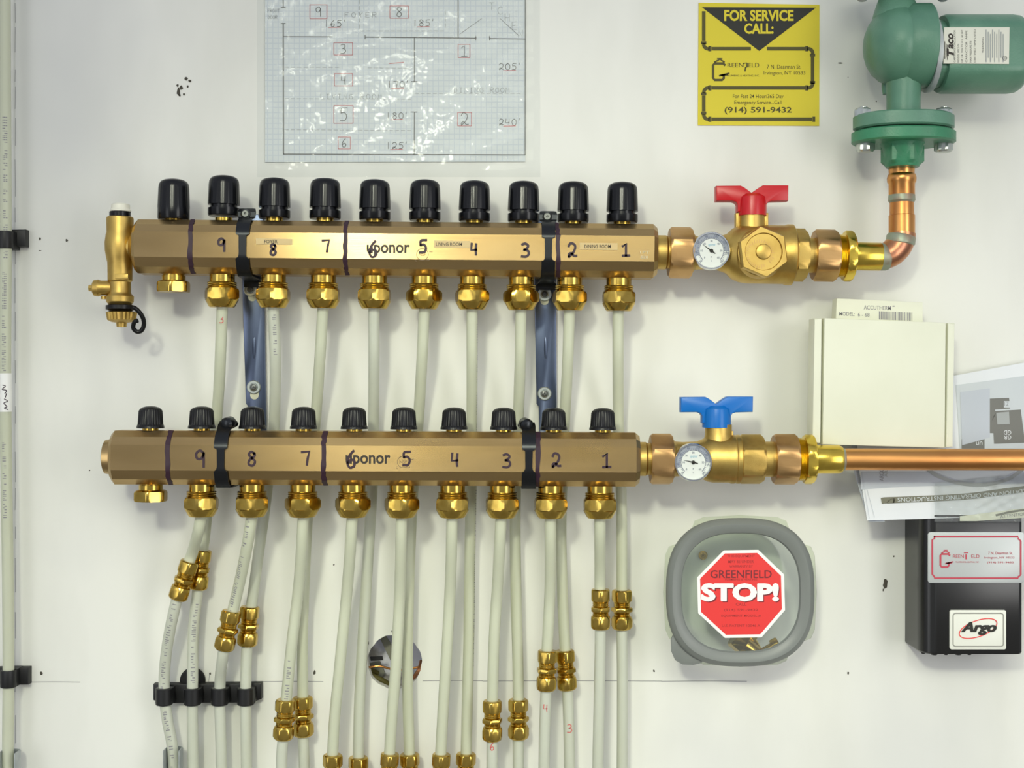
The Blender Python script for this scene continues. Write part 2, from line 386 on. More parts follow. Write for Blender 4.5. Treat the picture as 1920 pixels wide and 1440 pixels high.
# ------------------------------------------------------------------ board with its round hole
HC = P(740, 1241, 0); HR = 51 * S
wb = MB(); q = 0.05; n = 64
circ = []; sq = []
for i in range(n):
    a = 2 * PI * i / n + PI / 4; c, s_ = math.cos(a), math.sin(a); m_ = max(abs(c), abs(s_))
    rr = HR * (1 + 0.012 * math.sin(7 * a) + 0.008 * math.sin(17 * a + 1))
    circ.append(HC + Vector((c * rr, 0, s_ * rr))); sq.append(HC + Vector((c / m_ * q, 0, s_ / m_ * q)))
wb.grid([sq, circ, [p + Vector((0, 0.014, 0)) for p in circ]])
xl = P(29, 0, 0).x; xr = 1.6; zb = -1.2; zt = 1.2
x0, x1, z0, z1 = HC.x - q, HC.x + q, HC.z - q, HC.z + q
def wr(a, b, c, d): wb.add([(a, 0, c), (b, 0, c), (b, 0, d), (a, 0, d)], [(0, 1, 2, 3)])
wr(xl, x0, zb, zt); wr(x1, xr, zb, zt); wr(x0, x1, zb, z0); wr(x0, x1, z1, zt)
wb.add([(xl, 0, zb), (xl, 0, zt), (xl, .014, zt), (xl, .014, zb)], [(0, 1, 2, 3)])
wall = struct('wall_back', wb, M['wall'])
lw = MB(); lw.add([(-1.6, .003, zb), (xl - .0006, .003, zb), (xl - .0006, .003, zt), (-1.6, .003, zt)], [(0, 1, 2, 3)])
struct('wall_left', lw, M['wall'])
cv = MB(); a = .07
cb = [HC + Vector((sx_ * a, y_, sz_ * a)) for y_ in (.0145, .04) for sx_, sz_ in ((-1, -1), (1, -1), (1, 1), (-1, 1))]
cv.add(cb, [(4, 5, 6, 7), (0, 1, 5, 4), (1, 2, 6, 5), (2, 3, 7, 6), (3, 0, 4, 7)])
struct('wall_cavity', cv, M['cavity'])
# marks on the board: pencil line, nail holes, chipped paint
W0 = PL(0.0004)
mk = MB()
for x_a, x_b, y_ in ((54, 150, 1279), (490, 606, 1278), (793, 905, 1276.6), (905, 1240, 1277), (1240, 1400, 1277.4)):
    mk.ribbon([(x_a, y_), ((x_a + x_b) / 2, y_ - .6), (x_b, y_)], 1.1, W0)
y_ = 6
while y_ < 1440:
    l_ = random.uniform(20, 70); mk.line((28.5 + random.uniform(-.5, .5), y_), (28.5 + random.uniform(-.5, .5), y_ + l_), 1.0, W0); y_ += l_ + random.uniform(5, 60)
mk.line((393, 1262), (391, 1282), .8, W0)
struct('pencil_line', mk, M['pencil'], wall)
ch = MB()
def blob(x, y, r, sq_=1.0):
    ch.poly([(x + r * random.uniform(.6, 1.1) * math.cos(2 * PI * i / 9), y + r * sq_ * random.uniform(.6, 1.1) * math.sin(2 * PI * i / 9)) for i in range(9)], W0)
for x, y, r, q_ in ((75, 448, 2.6, 1.2), (125, 451, 2.6, 1.3), (77, 1262, 3.2, 1.5), (394, 1263, 2.2, 1.4), (590, 1261, 3, 1.6), (1590, 1262, 2, 1.5), (626, 1059, 1.6, 1), (1660, 1095, 5.2, 1.9), (1676, 1043, 2, 1),
                  (1643, 190, 1.5, 1), (1590, 145, 1, 1), (1576, 118, 5, .25), (335, 172, 4, 2.2), (340, 165, 4, 1.2), (333, 160, 3, 1), (349, 147, 4, 1), (356, 152, 3.5, 1), (352, 162, 2, 1.4), (345, 177, 3, .8), (337, 179, 2.5, 1), (168, 882, 1.5, 1), (1226, 1258, 2.2, 1.3), (75, 470, 3, .3), (735, 1184, 1.6, 1.5), (690, 1205, 2, 2.4), (1656, 1106, 1.6, 2)):
    blob(x, y, r, q_)
struct('paint_chip', ch, M['dark'], wall)

# ------------------------------------------------------------------ the two manifolds
DU, DL = 0.052, 0.070
class Fr:
    """frame along a manifold bar: a along, b up, c towards the viewer, all in photo pixels at the bar's depth"""
    def __init__(s, p0, p1, d):
        s.d = d; s.k = K(d); s.o = P(*p0, d); s.u = (P(*p1, d) - s.o).normalized(); s.w = s.u.cross(FY) * -1
        if s.w.z < 0: s.w = -s.w
        s.p0 = p0
    def at(s, a, b=0, c=0): return s.o + (s.u * a + s.w * b + FY * c) * s.k
    def ax(s, px): return (px - s.p0[0])            # along-distance of a photo column
FU = Fr((258, 464), (1230, 473), DU)
FL = Fr((215, 856.5), (1197, 860.5), DL)
PROF = [(50, 23), (40, 39), (24, 50.5)]
sec = []
for b, c in ((25, 49), (39, 40), (50, 24)): sec.append((b, c))
for b, c in ((50, -24), (40, -39), (24, -49)): sec.append((b, c))
for b, c in ((-24, -49), (-40, -39), (-50, -24)): sec.append((b, c))
for b, c in ((-50, 24), (-39, 40), (-22, 49)): sec.append((b, c))
def bar(fr, a0, a1):
    m = MB(); rows = []
    for a, s_ in ((a0, .86), (a0 + 7, 1.0), (a1 - 8, 1.0), (a1, .86)): rows.append([fr.at(a, b * s_, c * s_) for b, c in sec])
    m.grid(rows, 0, True, True, True); return m
NUTP = [(0, 23.5), (14, 23.5), (14.5, 26.5), (16, 28), (18, 26.5), (20, 28), (22, 26.5), (24, 28), (26, 27), (26.5, 30.5, 29.4), (31, 34.4, 29.4), (44, 34.4, 29.4), (47, 31.5, 29.4), (48, 31), (60, 24.5), (62, 22.5), (62, 11)]
def nut(fr, a, rot, off=-49):
    k = fr.k; m = MB()
    m.lathe([(p[0] * k,) + tuple(x * k for x in p[1:]) for p in NUTP], fr.at(a, off), -fr.w, 48, 0, rot); return m
PLUGP = [(0, 20), (3, 20), (3.5, 22), (12, 22), (13, 26, 28), (15, 30, 28), (18, 32, 28), (31, 32, 28), (34, 30, 28), (34.5, 20)]
def plugnut(fr, a, rot, off=-49):
    k = fr.k; m = MB()
    m.lathe([(p[0] * k,) + tuple(x * k for x in p[1:]) for p in PLUGP], fr.at(a, off), -fr.w, 48, 0, rot); return m
def bigcap(fr, a, groove=True, lift=0.0):
    k = fr.k; m = MB()
    g = [(27.6, 29.3), (27.4, 24.8), (22, 24.8), (21.6, 29.3)] if groove else [(26.2, 29.4), (21.5, 29.4)]
    pr = [(83, 0.01), (82.6, 10), (81, 18), (78, 24), (73, 27.2), (66, 28.2, None, .8, 24), (30, 29.6, None, .8, 24)] + g + [(9, 29.4), (6.5, 28), (6.5, 14)]
    m.lathe([tuple((x * k if (isinstance(x, float) or isinstance(x, int)) and i_ < 4 and x is not None else x) for i_, x in enumerate(p)) for p in pr], fr.at(a, 50 + lift), fr.w, 72); return m
def smallcap(fr, a):
    k = fr.k; m = MB()
    pr = [(46.5, .01), (46, 8), (44, 15), (41, 19.5), (37, 21.8, None, 1.2, 28), (12, 23.5, None, 1.2, 28), (9, 25.2), (5, 25.6), (5, 12)]
    m.lathe([tuple((x * k if x is not None and i_ < 4 else x) for i_, x in enumerate(p)) for p in pr], fr.at(a, 49), fr.w, 112); return m
def stem(fr, a, h, r):
    m = MB(); k = fr.k; m.lathe([(-2 * k, r * k), (h * k, r * k), (h * k, r * .8 * k)], fr.at(a, 49), fr.w, 32); return m

def face(fr, lift=0.0):  # photo-pixel coordinates on the bar's front face
    d = fr.d + 49.4 * fr.k + lift
    return lambda x, y: P(x, y, d)
def manifold(fr, a1, name, lab, knobs, nuts, plug, cap, rot0):
    t = thing(name, fr.at(a1 / 2), lab, 'manifold')
    build('bar', bar(fr, 0, a1), M['bar'], t, None, 14)
    src = {}
    for i, x in enumerate(knobs):
        a = fr.ax(x)
        build('valve_stem', stem(fr, a, 8 if cap is bigcap else 7, 16 if cap is bigcap else 15), M['brass'], t)
        if cap is bigcap:
            o = build('balancing_knob', bigcap(fr, a, i > 0, (-4, 3.5, 0, 0, -1.5, -1, -2, -2, -2, -2)[i]), M['black'], t)
            o.rotation_euler.z = 0
        else:
            if 'k' not in src: src['k'] = build('valve_cap', smallcap(fr, a), M['satin'], t); src['a'] = a
            else: reuse(src['k'], t, fr.u * (a - src['a']) * fr.k)
    for i, x in enumerate(nuts):
        build('compression_nut', nut(fr, fr.ax(x), rot0[i % len(rot0)]), M['brass'], t)
    build('blanking_plug', plugnut(fr, fr.ax(plug), .5), M['brass'], t, 'hexagonal brass blanking plug')
    return t
KU = [325, 419, 514, 609, 702, 796, 889, 981, 1074, 1166]
NU = [417, 513, 607, 703, 796, 886, 978, 1069, 1161]
KL = [282, 378, 473, 569, 664, 757, 851, 944, 1038, 1130]
NL = [378, 473, 568, 662, 754, 849, 942, 1033, 1125]
up = manifold(FU, 972, 'supply_manifold', 'upper brass manifold bar with tall black knobs and marker numbers', KU, NU, 326, bigcap, [.15, .52, .5, .53, 0, .3, .02, .35, .5])
lo = manifold(FL, 982, 'return_manifold', 'lower brass manifold bar with short black ribbed caps and marker numbers', KL, NL, 283, smallcap, [.45, .35, .0, .1, .2, .55, .4, .45, .5])
# the tall knobs lean and stand slightly differently
# end cap of the lower bar
m = MB(); k = FL.k
m.lathe([(-18 * k, 28 * k), (-16 * k, 32 * k), (-3 * k, 34 * k), (-1 * k, 36 * k), (1 * k, 36 * k)], FL.o, FL.u, 48); build('end_plug', m, M['bar'], lo)
# writing on the bars
def marks(fr, t, nums, lines, logo, extra):
    F = face(fr, .0003)
    for st, x, y, h in nums:
        mk = MB(); mk.hand(st, x, y, h, 4.5, F, asp=.62); build('marker_number', mk, M['marker'], t)
    for pts in lines:       # a wavering marker stroke that follows the facets from top to bottom
        m = MB(); rows = []
        prof = [(51, 24.5), (39.6, 40.6), (25.2, 49.8), (-22.2, 49.8), (-39.6, 40.6), (-50.6, 24.5)]
        prof2 = []
        for i in range(len(prof) - 1):
            for j in range(4): prof2.append(tuple(prof[i][q_] + (prof[i + 1][q_] - prof[i][q_]) * j / 4 for q_ in (0, 1)))
        prof2.append(prof[-1])
        for i, (b, c) in enumerate(prof2):
            a = fr.ax(pts[0]) + pts[1] * i / len(prof2) + random.uniform(-1, 1); h = pts[2] / 2 + random.uniform(-.7, .7)
            rows.append([fr.at(a - h, b, c), fr.at(a + h, b, c)])
        m.grid(rows, 0, False); build('marker_line', m, M['marker'], t)
    lg = MB(); lg.text('uponor', logo[0], logo[1], logo[2], logo[3], face(fr, .00015), bold=.022); build('lettering', lg, M['logo'], t)
    st = MB()
    cx, cy = extra; F = face(fr, .0001)
    st.ribbon(arc(cx, cy, 11, 0, 2 * PI, 24), 1.0, F, sm=0); st.text('NSF', cx, cy, 14, 6, F); st.line((cx + 13, cy - 5), (cx + 19, cy - 5), 1, F); st.text('C', cx - 12, cy + 11, 3, 4, F); st.text('US', cx + 10, cy + 10, 6, 4, F)
    build('certification_mark', st, M['faint'], t)
marks(FU, up, [('9', 415, 459, 24), ('8', 512, 468, 20), ('7', 611, 461, 22), ('6', 700, 467, 30), ('5', 793, 462, 24), ('4', 889, 467, 21), ('3', 985, 469, 25), ('2', 1073, 469, 26), ('1', 1173, 468, 23)],
      [(367.5, 1.5, 8.5), (652.5, 2, 8), (1042, 5, 8)], (728, 470, 81, 23), (792, 477))
marks(FL, lo, [('9', 375, 860, 31), ('8', 472, 860, 26), ('7', 573, 859, 25), ('6', 659, 861, 32), ('5', 762, 860, 26), ('4', 853, 862, 24), ('3', 950, 864, 25), ('2', 1043, 863, 26), ('1', 1137, 863, 26)],
      [(327, 0, 9), (613, 1, 9), (1008, -1, 9)], (690, 865, 84, 24), (756, 866))
FF = face(FU, .0002); FF2 = face(FU, .0004)
for st, x0_, x1_, y0_, y1_, tx, tw in (('FOYER', 480, 548, 447, 458, 508, 25), ('LIVING ROOM', 814, 882, 451, 464, 842, 49), ('DINING ROOM', 1087, 1158, 455, 468, 1120.5, 49)):
    m = MB(); m.prism([(x0_, y0_), (x1_, y0_ + 1), (x1_, y1_ + 1), (x0_, y1_)], FF, FY, .00015)
    tp = build('label_tape', m, M['tape'], up); m = MB(); m.text(st, tx, (y0_ + y1_) / 2 + .5, tw, 6.6, FF2, bold=.012); build('lettering', m, M['logo'], tp)
m = MB(); m.text('1PT', 1209, 473, 17, 5, FF2); m.text('820', 1208, 482, 14, 5, FF2); build('stamp', m, M['pale'], up)

# ------------------------------------------------------------------ brackets
def strap(fr, a, path, th=2.2):
    m = MB(); rows_o = []
    k = len(path)
    for i, (b, c, h) in enumerate(path):
        b0, c0, _ = path[max(i - 1, 0)]; b1, c1, _ = path[min(i + 1, k - 1)]
        t = Vector((b1 - b0, c1 - c0)).normalized() if (b1, c1) != (b0, c0) else Vector((0, 1)); nn = Vector((t.y, -t.x))
        if nn.dot(Vector((b, c))) < 0: nn = -nn
        ai = Vector((b, c)); ao = ai + nn * th
        rows_o.append([fr.at(a - h, *ai), fr.at(a - h, *ao), fr.at(a + h, *ao), fr.at(a + h, *ai)])
    m.grid(rows_o, 0, True, True, True); return m
def bracket(xu, xb0, xb1, xl_, lab, hook):
    base = P((xb0 + xb1) / 2, 650, 0)
    t = thing('manifold_bracket', base, lab, 'bracket', 'brackets holding the manifolds')
    F = PL(.0085)
    w2 = 20
    poly = [(xb0 - w2 + 1, 402), (xb0 + w2, 402), (xb0 + w2 + 1, 540), (xb1 + w2 - 1, 790), (xb1 + w2 - 2, 880), (xl_ + 16, 905), (xl_ - 16, 905), (xl_ - 14, 865), (xb1 - w2 + 6, 825), (xb1 - w2 + 5, 762), (xb1 - w2 + 1, 757), (xb0 - w2, 540)]
    m = MB(); m.prism(poly, F, FY, .0045, .0006); build('bar', m, M['steel'], t)
    # pressed rib
    m = MB(); ym = 652; xm = xb0 * .6 + xb1 * .4
    m.sphere(P(xm, ym, .0085), 1, 3.2 * K(0), .0012, 21 * K(0), n=10); build('pressed_rib', m, M['steel'], t)
    # spacers from the bar to the pipes
    a = FU.ax(xu); al = FL.ax(xl_)
    path = [(73, 2, 9), (72, 6, 15), (66, 12, 17), (56, 14, 16), (51.5, 26, 12.5), (40.5, 42, 12.5), (26, 51, 12.5), (22, 51.5, 12.5), (19, 51.5, 7), (-16, 51.5, 6.5), (-20, 51.5, 7.5), (-23.5, 51.2, 12.5), (-41, 41.5, 12.5), (-52.5, 26, 13), (-54, -20, 14), (-56, -62, 19), (-68, -66, 20)]
    st_ = build('clamp_strap', strap(FU, a, path), M['steeldark'], t)
    m = MB(); k_ = FU.k; m.lathe([(0, 9 * k_), (3 * k_, 9 * k_), (6 * k_, 6 * k_), (6 * k_, 2 * k_), (4 * k_, 1 * k_)], FU.at(a - 2, 63, 15), FY, 24); build('clamp_screw', m, M['screw'], st_)
    path = [(54, 10, 10), (62, -6, 12), (66, 8, 11), (60, 17, 12.5), (51.5, 26, 12.5), (40.5, 42, 12.5), (26, 51, 12.5), (20, 51.5, 12.5), (17, 51.5, 7), (-15, 51.5, 6.5), (-19, 51.5, 8), (-23.5, 51.2, 12.5), (-41, 41.5, 13), (-53, 27, 13), (-54, 10, 13), (-54, -60, 14), (-40, -100, 15)]
    s2 = build('clamp_strap', strap(FL, al, path), M['steeldark'], t)
    m = MB(); k_ = FL.k
    m.lathe([(-16 * k_, 8 * k_), (-10 * k_, 12 * k_), (6 * k_, 12.5 * k_), (11 * k_, 9 * k_), (13 * k_, 4 * k_), (13 * k_, 1 * k_)], FL.at(al + hook * 5, 63.5, 12), (hook * -.35, -1, -.2), 24)
    m.tube([FL.at(al + hook * 2, 69, 8), FL.at(al + hook * 11, 67, 0), FL.at(al + hook * 15, 61, -8)], 6 * k_, 12)
    build('clamp_screw', m, M['steeldark'], s2)
    return t
def washer(x, y, t, d=.0088):
    m = MB(); k = K(d); o = P(x, y, d)
    m.lathe([(0, 13 * k), (2 * k, 13 * k), (3.2 * k, 11.5 * k), (3.2 * k, 8 * k), (5.5 * k, 7 * k), (6 * k, 6 * k), (4 * k, 5 * k)], o, FY, 32)
    w_ = build('washer', m, M['zinc'], t); m = MB()
    m.lathe([(0, 7 * k), (4.6 * k, 7 * k), (6 * k, 5 * k), (6.4 * k, 1 * k)], o + FY * .0002, FY, 24); m.prism([(x - 3.5, y - .9), (x + 3.5, y - .9), (x + 3.5, y + .9), (x - 3.5, y + .9)], PL(d + 7 * k), FY, .0006); m.prism([(x - .9, y - 3.5), (x + .9, y - 3.5), (x + .9, y + 3.5), (x - .9, y + 3.5)], PL(d + 7 * k), FY, .0006)
    build('mounting_screw', m, M['screw'], w_)
def slot(x, y, t, wd=8, h=13):
    m = MB(); m.poly(rrect(x - wd, y - h, x + wd, y + h, wd), PL(.0088)); build('slot', m, M['cartonside'], t, 'elongated slot showing the pale board behind')
b1 = bracket(465, 474, 480, 425, 'blued steel bracket bar between the pipes of outlets 9 and 8', 1)
slot(473, 552, b1); washer(470, 543, b1); slot(477, 736, b1); washer(476, 726, b1)
b2 = bracket(1027, 1022, 1025, 991, 'blued steel bracket bar between the pipes of outlets 3 and 2', -1)
slot(1021, 559, b2); washer(1021, 552, b2); washer(1021, 738, b2)

# ------------------------------------------------------------------ fill and drain valve on the left end of the upper bar
kd = FU.k; dd = DU
t = thing('drain_valve', P(225, 500, dd), 'upright cast brass drain valve on the left end of the upper manifold', 'valve')
m = MB(); o = P(225, 620, dd)
def vy(y): return (620 - y) * kd
m.lathe([(vy(571), 21 * kd), (vy(566), 25 * kd), (vy(556), 25.5 * kd), (vy(551), 21 * kd), (vy(548), 20 * kd), (vy(529), 20 * kd), (vy(526), 22.5 * kd), (vy(492), 23 * kd), (vy(484), 25 * kd), (vy(470), 27.5 * kd), (vy(455), 27.8 * kd), (vy(441), 26 * kd), (vy(436), 24.5 * kd), (vy(412), 25 * kd), (vy(408), 24.5 * kd), (vy(406), 21 * kd)], o, Z, 40)
m.lathe([(0, 20 * kd), (24 * kd, 22 * kd), (29 * kd, 30 * kd), (34 * kd, 37 * kd), (35.5 * kd, 36 * kd)], P(222, 464, dd), X, 40)
m.prism(rrect(215, 513, 240, 523, 2), PL(dd + 24.5 * kd), FY, .004, .0004)
build('body', m, M['cast'], t)
m = MB(); m.lathe([(vy(408), 19.5 * kd), (vy(398), 19.5 * kd), (vy(397), 17 * kd)], o, Z, 32); build('seal_ring', m, M['black'], t)
m = MB(); m.lathe([(vy(397), 19.5 * kd), (vy(394), 19.5 * kd), (vy(392), 17.5 * kd), (vy(384), 17 * kd), (vy(382), 14 * kd)], P(226, 620, dd), Z, 32); build('vent_cap', m, M['white'], t, 'white plastic vent cap')
m = MB(); m.lathe([(-4 * kd, 14 * kd), (24 * kd, 14 * kd), (28 * kd, 16 * kd), (36 * kd, 15 * kd), (38 * kd, 12 * kd)], P(213, 540, dd), -X, 32)
m.lathe([(38 * kd, 5 * kd), (40 * kd, 6.5 * kd), (46 * kd, 6 * kd)], P(213, 540, dd), -X, 8)
m.lathe([(0, 6 * kd), (6 * kd, 6 * kd)], P(195, 555, dd), -Z, 16)
build('side_spindle', m, M['cast'], t)
m = MB(); ok_ = P(228, 620, dd)
m.lathe([(vy(613), 9 * kd), (vy(605), 10 * kd), (vy(604), 18 * kd), (vy(600), 26 * kd, None, 2 * kd, 24), (vy(586), 28.5 * kd, None, 2 * kd, 24), (vy(584), 24 * kd)], ok_, Z, 96); build('hose_cap', m, M['cast'], t)
m = MB(); m.lathe([(vy(583), 21 * kd), (vy(580), 27 * kd), (vy(573), 27 * kd), (vy(571), 20 * kd)], P(226, 620, dd), Z, 32)
m.tube([P(x, y, d_) for x, y, d_ in ((248, 576, .07), (256, 580, .068), (266, 592, .064), (270, 606, .06), (266, 619, .058), (257, 622, .058), (250, 615, .06), (252, 604, .063), (258, 601, .064))], 4.2 * kd, 12)
build('cap_strap', m, M['satin'], t, 'black rubber strap curling from the hose cap')

# ------------------------------------------------------------------ ball valves with thermometers
def hx(m, prof, o, ax, rot, k, mi=0): m.lathe([(p[0] * k,) + tuple(x * k for x in p[1:]) for p in prof], o, ax, 48, mi, rot); return m
def along(fr):   # photo column -> point on the fitting's axis
    return lambda px: fr.at(fr.ax(px))
AU = Fr((1230, 473), (1656, 481.5), DU); AL = Fr((1197, 860.5), (1920, 862), DL)
def nutx(fr, x0, x1, rc, ap, ch=4):
    m = MB(); hx(m, [(0, ap * .8), (0, ap + 1, ap), (ch, rc, ap), (x1 - x0 - ch, rc, ap), (x1 - x0, ap + 1, ap), (x1 - x0, ap * .7)], fr.at(fr.ax(x0)), fr.u, .08, fr.k); return m
def turned(fr, pts):
    m = MB(); m.lathe([((x - pts[0][0]) * fr.k, r * fr.k) for x, r in pts], fr.at(fr.ax(pts[0][0])), fr.u, 48); return m
def gauge(fr, cx, cy, t, ang, lab):
    k = fr.k; d = fr.d + 44 * k; kk = K(d); o = P(cx, cy, d)
    m = MB(); m.lathe([(-44 * k, 8 * kk), (-16 * kk, 8 * kk), (-15 * kk, 33 * kk), (-12 * kk, 36 * kk), (-1 * kk, 36 * kk), (1.5 * kk, 34.5 * kk), (1.5 * kk, 32.5 * kk), (-1 * kk, 31.5 * kk), (-3 * kk, 31.5 * kk)], o, FY, 56)
    g = build('thermometer', m, M['chrome'], t, lab)
    F = PL(d - 2.4 * kk); m = MB(); m.poly(arc(cx, cy, 31.6, 0, 2 * PI, 48)[:-1], F); build('dial', m, M['dial'], g)
    F = PL(d - 2.0 * kk); m = MB(); A0, A1 = math.radians(135), math.radians(405)
    def ring(r0, r1, a0, a1, mi): m.grid([[F(cx + r * math.cos(a0 + (a1 - a0) * i / 40), cy + r * math.sin(a0 + (a1 - a0) * i / 40)) for i in range(41)] for r in (r0, r1)], mi, False)
    ring(24, 31.4, math.radians(160), math.radians(360), 1); ring(22.6, 23.4, A0, A1, 0)
    F2 = PL(d - 1.8 * kk)
    for i in range(37):
        a = A0 + (A1 - A0) * i / 36; r1 = 26.2 if i % 4 else 27.4
        m.line((cx + 23.4 * math.cos(a), cy + 23.4 * math.sin(a)), (cx + r1 * math.cos(a), cy + r1 * math.sin(a)), .55, F2)
    for i, s_ in enumerate(('20', '40', '60', '80', '100', '120', '140', '160')):
        a = A0 + (A1 - A0) * i / 7; m.text(s_, cx + 28.6 * math.cos(a), cy + 28.6 * math.sin(a), 2.4 * len(s_), 4, F2, rot=a + PI / 2)
    for i, s_ in enumerate(('0', '10', '20', '30', '40', '50', '60')):
        a = A0 + (A1 - A0) * i / 6; m.text(s_, cx + 18.2 * math.cos(a), cy + 18.2 * math.sin(a), 2.2 * len(s_), 3.6, F2)
    m.text('F', cx, cy + 12, 2, 3, F2); m.text('C', cx, cy + 19, 2, 3, F2)
    m.text('uponor', cx + 1, cy - 10, 14, 5.5, F2, 2)
    build('dial_scale', m, [M['dialink'], M['dialgrey'], M['dialblue']], g)
    F3 = PL(d - .9 * kk); m = MB(); c_, s_ = math.cos(ang), math.sin(ang)
    m.prism([(cx + 20 * c_, cy + 20 * s_), (cx - 1.3 * s_, cy + 1.3 * c_), (cx - 9 * c_ - .8 * s_, cy - 9 * s_ + .8 * c_), (cx - 9 * c_ + .8 * s_, cy - 9 * s_ - .8 * c_), (cx + 1.3 * s_, cy - 1.3 * c_)], F3, FY, .0003)
    m.lathe([(0, 3.6 * kk), (1.4 * kk, 3.4 * kk), (2 * kk, 1.5 * kk)], P(cx, cy, d - 1.2 * kk), FY, 20); build('needle', m, M['black_ink'], g)
    m = MB(); m.poly(arc(cx, cy, 32.4, 0, 2 * PI, 48)[:-1], PL(d + .8 * kk)); build('glass', m, M['glass'], g)
def handle(fr, dx, dy, t, m_):
    d = fr.d; k = fr.k
    pts = [(1343, 348), (1389, 347.5), (1396, 351), (1409.5, 361), (1424, 351), (1431, 347), (1479, 347), (1478.5, 376), (1446, 377), (1440, 379), (1437, 385), (1437, 397), (1383, 397), (1383, 383), (1380, 378.5), (1374, 376.5), (1343, 376.6)]
    m = MB(); m.prism([(x + dx, y + dy) for x, y in pts], PL(d + 12 * k), FY, 24 * k, .0014)
    m.lathe([(405 * k, 27 * k), (404 * k, 27 * k), (383 * k, 27 * k), (370 * k, 25 * k), (364 * k, 17 * k)], P(1410 + dx, 0 + dy, d), -Z, 32)
    m.v = m.v[:]; build('handle', m, m_, t)

# upper valve: angle body with a hexagonal plug in front
t = thing('ball_valve', P(1410, 478, DU), 'brass ball valve with red butterfly handle at the right of the upper manifold', 'valve', 'ball valves with thermometers')
build('nipple', turned(AU, [(1228, 32), (1248, 32), (1251, 30), (1262, 30)]), M['cast'], t)
build('union_nut', nutx(AU, 1254, 1297, 48, 43), M['bronze'], t)
m = turned(AU, [(1296, 38), (1300, 36), (1303, 32), (1318, 30), (1344, 31), (1362, 37), (1372, 47), (1386, 53), (1400, 55), (1455, 55), (1470, 55), (1474, 57), (1484, 57), (1487, 52), (1489, 46)])
hx(m, [(0, 40), (0, 46, 43), (3, 50, 43), (20, 50, 43), (24, 44, 43), (24, 30)], AU.at(AU.ax(1487)), AU.u, .1, AU.k)
kq = DU and K(DU)
m.lathe([(0, 30 * kq), (20 * kq, 27 * kq), (46 * kq, 25 * kq), (62 * kq, 25 * kq), (80 * kq, 24 * kq), (82 * kq, 14 * kq)], P(1409, 474, DU), Z, 32)
for x in (1384, 1437): m.prism([(x - 4, 399), (x + 4, 399), (x + 4, 432), (x - 4, 432)], PL(DU + 8 * kq), FY, .01, .0008)
build('body', m, M['cast'], t)
kf = K(DU + .04); o = P(1424, 476, DU + .018)
m = MB(); m.lathe([(0, 48 * kf), (8 * kf, 48 * kf), (18 * kf, 44 * kf), (20 * kf, 40 * kf)], o, FY, 48)
hx(m, [(22, 40), (22, 50, 42.5), (40, 50, 42.5), (44, 47, 40.5), (44, 35.5), (40.5, 34), (40.5, 15), (43.5, 14), (44.5, 12), (44.5, .1)], o, FY, PI / 2 - PI / 6 + .12, kf)
build('strainer_cap', m, M['cast'], t, 'hexagonal cast brass cap facing the viewer')
m = MB(); Fc = PL(DU + .018 + 41 * kf)
for i in range(34):
    a0 = 2 * PI * i / 34 + .05
    if .25 * PI < a0 % (2 * PI) < .32 * PI: continue
    m.line((1424 + 21 * math.cos(a0), 476 + 21 * math.sin(a0)), (1424 + (26 + 2 * (i % 2)) * math.cos(a0 + .06), 476 + (26 + 2 * (i % 2)) * math.sin(a0 + .06)), 1.1, Fc)
build('raised_ring', m, M['bronze'], t)
build('nipple', turned(AU, [(1508, 33), (1520, 33), (1532, 33)]), M['cast'], t)
build('union_nut', nutx(AU, 1525, 1568, 49, 44), M['bronze'], t)
th = [(1566, 38)]
for i in range(6): th += [(1568 + i * 2.6, 38), (1569.2 + i * 2.6, 40)]
build('thread', turned(AU, th + [(1585, 38)]), M['yellowbrass'], t)
build('hex_collar', nutx(AU, 1582, 1598, 48, 44, 3), M['yellowbrass'], t)
build('solder_sleeve', turned(AU, [(1596, 26), (1598, 26.5), (1650, 26.5), (1655, 24)]), M['yellowbrass'], t)
handle(AU, 0, 0, t, M['red'])
gauge(AU, 1334, 470, t, math.radians(216), 'round chrome thermometer dial')

# lower valve
t = thing('ball_valve', P(1350, 862, DL), 'brass ball valve with blue butterfly handle at the right of the lower manifold', 'valve', 'ball valves with thermometers')
build('nipple', turned(AL, [(1195, 32), (1210, 32), (1213, 30), (1228, 30)]), M['cast'], t)
build('union_nut', nutx(AL, 1219, 1260, 48, 43), M['bronze'], t)
m = turned(AL, [(1259, 38), (1263, 36), (1266, 33), (1280, 32), (1306, 33), (1318, 38), (1326, 42), (1336, 44), (1366, 44), (1370, 46), (1376, 46), (1378, 44.5), (1381, 46), (1386, 46), (1388, 43)])
hx(m, [(0, 42), (0, 44, 42), (3, 47, 42), (38, 47, 42), (43, 42, 42), (43, 30)], AL.at(AL.ax(1387)), AL.u, .1, AL.k)
kq = K(DL)
m.lathe([(0, 34 * kq), (26 * kq, 31 * kq), (38 * kq, 27 * kq), (48 * kq, 25 * kq), (66 * kq, 25 * kq), (67 * kq, 14 * kq)], P(1347, 862, DL), Z, 32)
m.prism([(1368, 808), (1375, 808), (1375, 835), (1368, 835)], PL(DL + 8 * kq), FY, .01, .0008)
build('body', m, M['cast'], t)
build('nipple', turned(AL, [(1428, 33), (1444, 33), (1455, 33)]), M['cast'], t)
build('union_nut', nutx(AL, 1450, 1493, 48, 43.5), M['bronze'], t)
th = [(1491, 38)]
for i in range(6): th += [(1493 + i * 2.5, 38), (1494.2 + i * 2.5, 40)]
build('thread', turned(AL, th + [(1509, 38)]), M['yellowbrass'], t)
build('hex_collar', nutx(AL, 1507, 1525, 47, 43, 3), M['yellowbrass'], t)
build('solder_sleeve', turned(AL, [(1523, 26), (1526, 27), (1572, 27), (1578, 24.5)]), M['yellowbrass'], t)
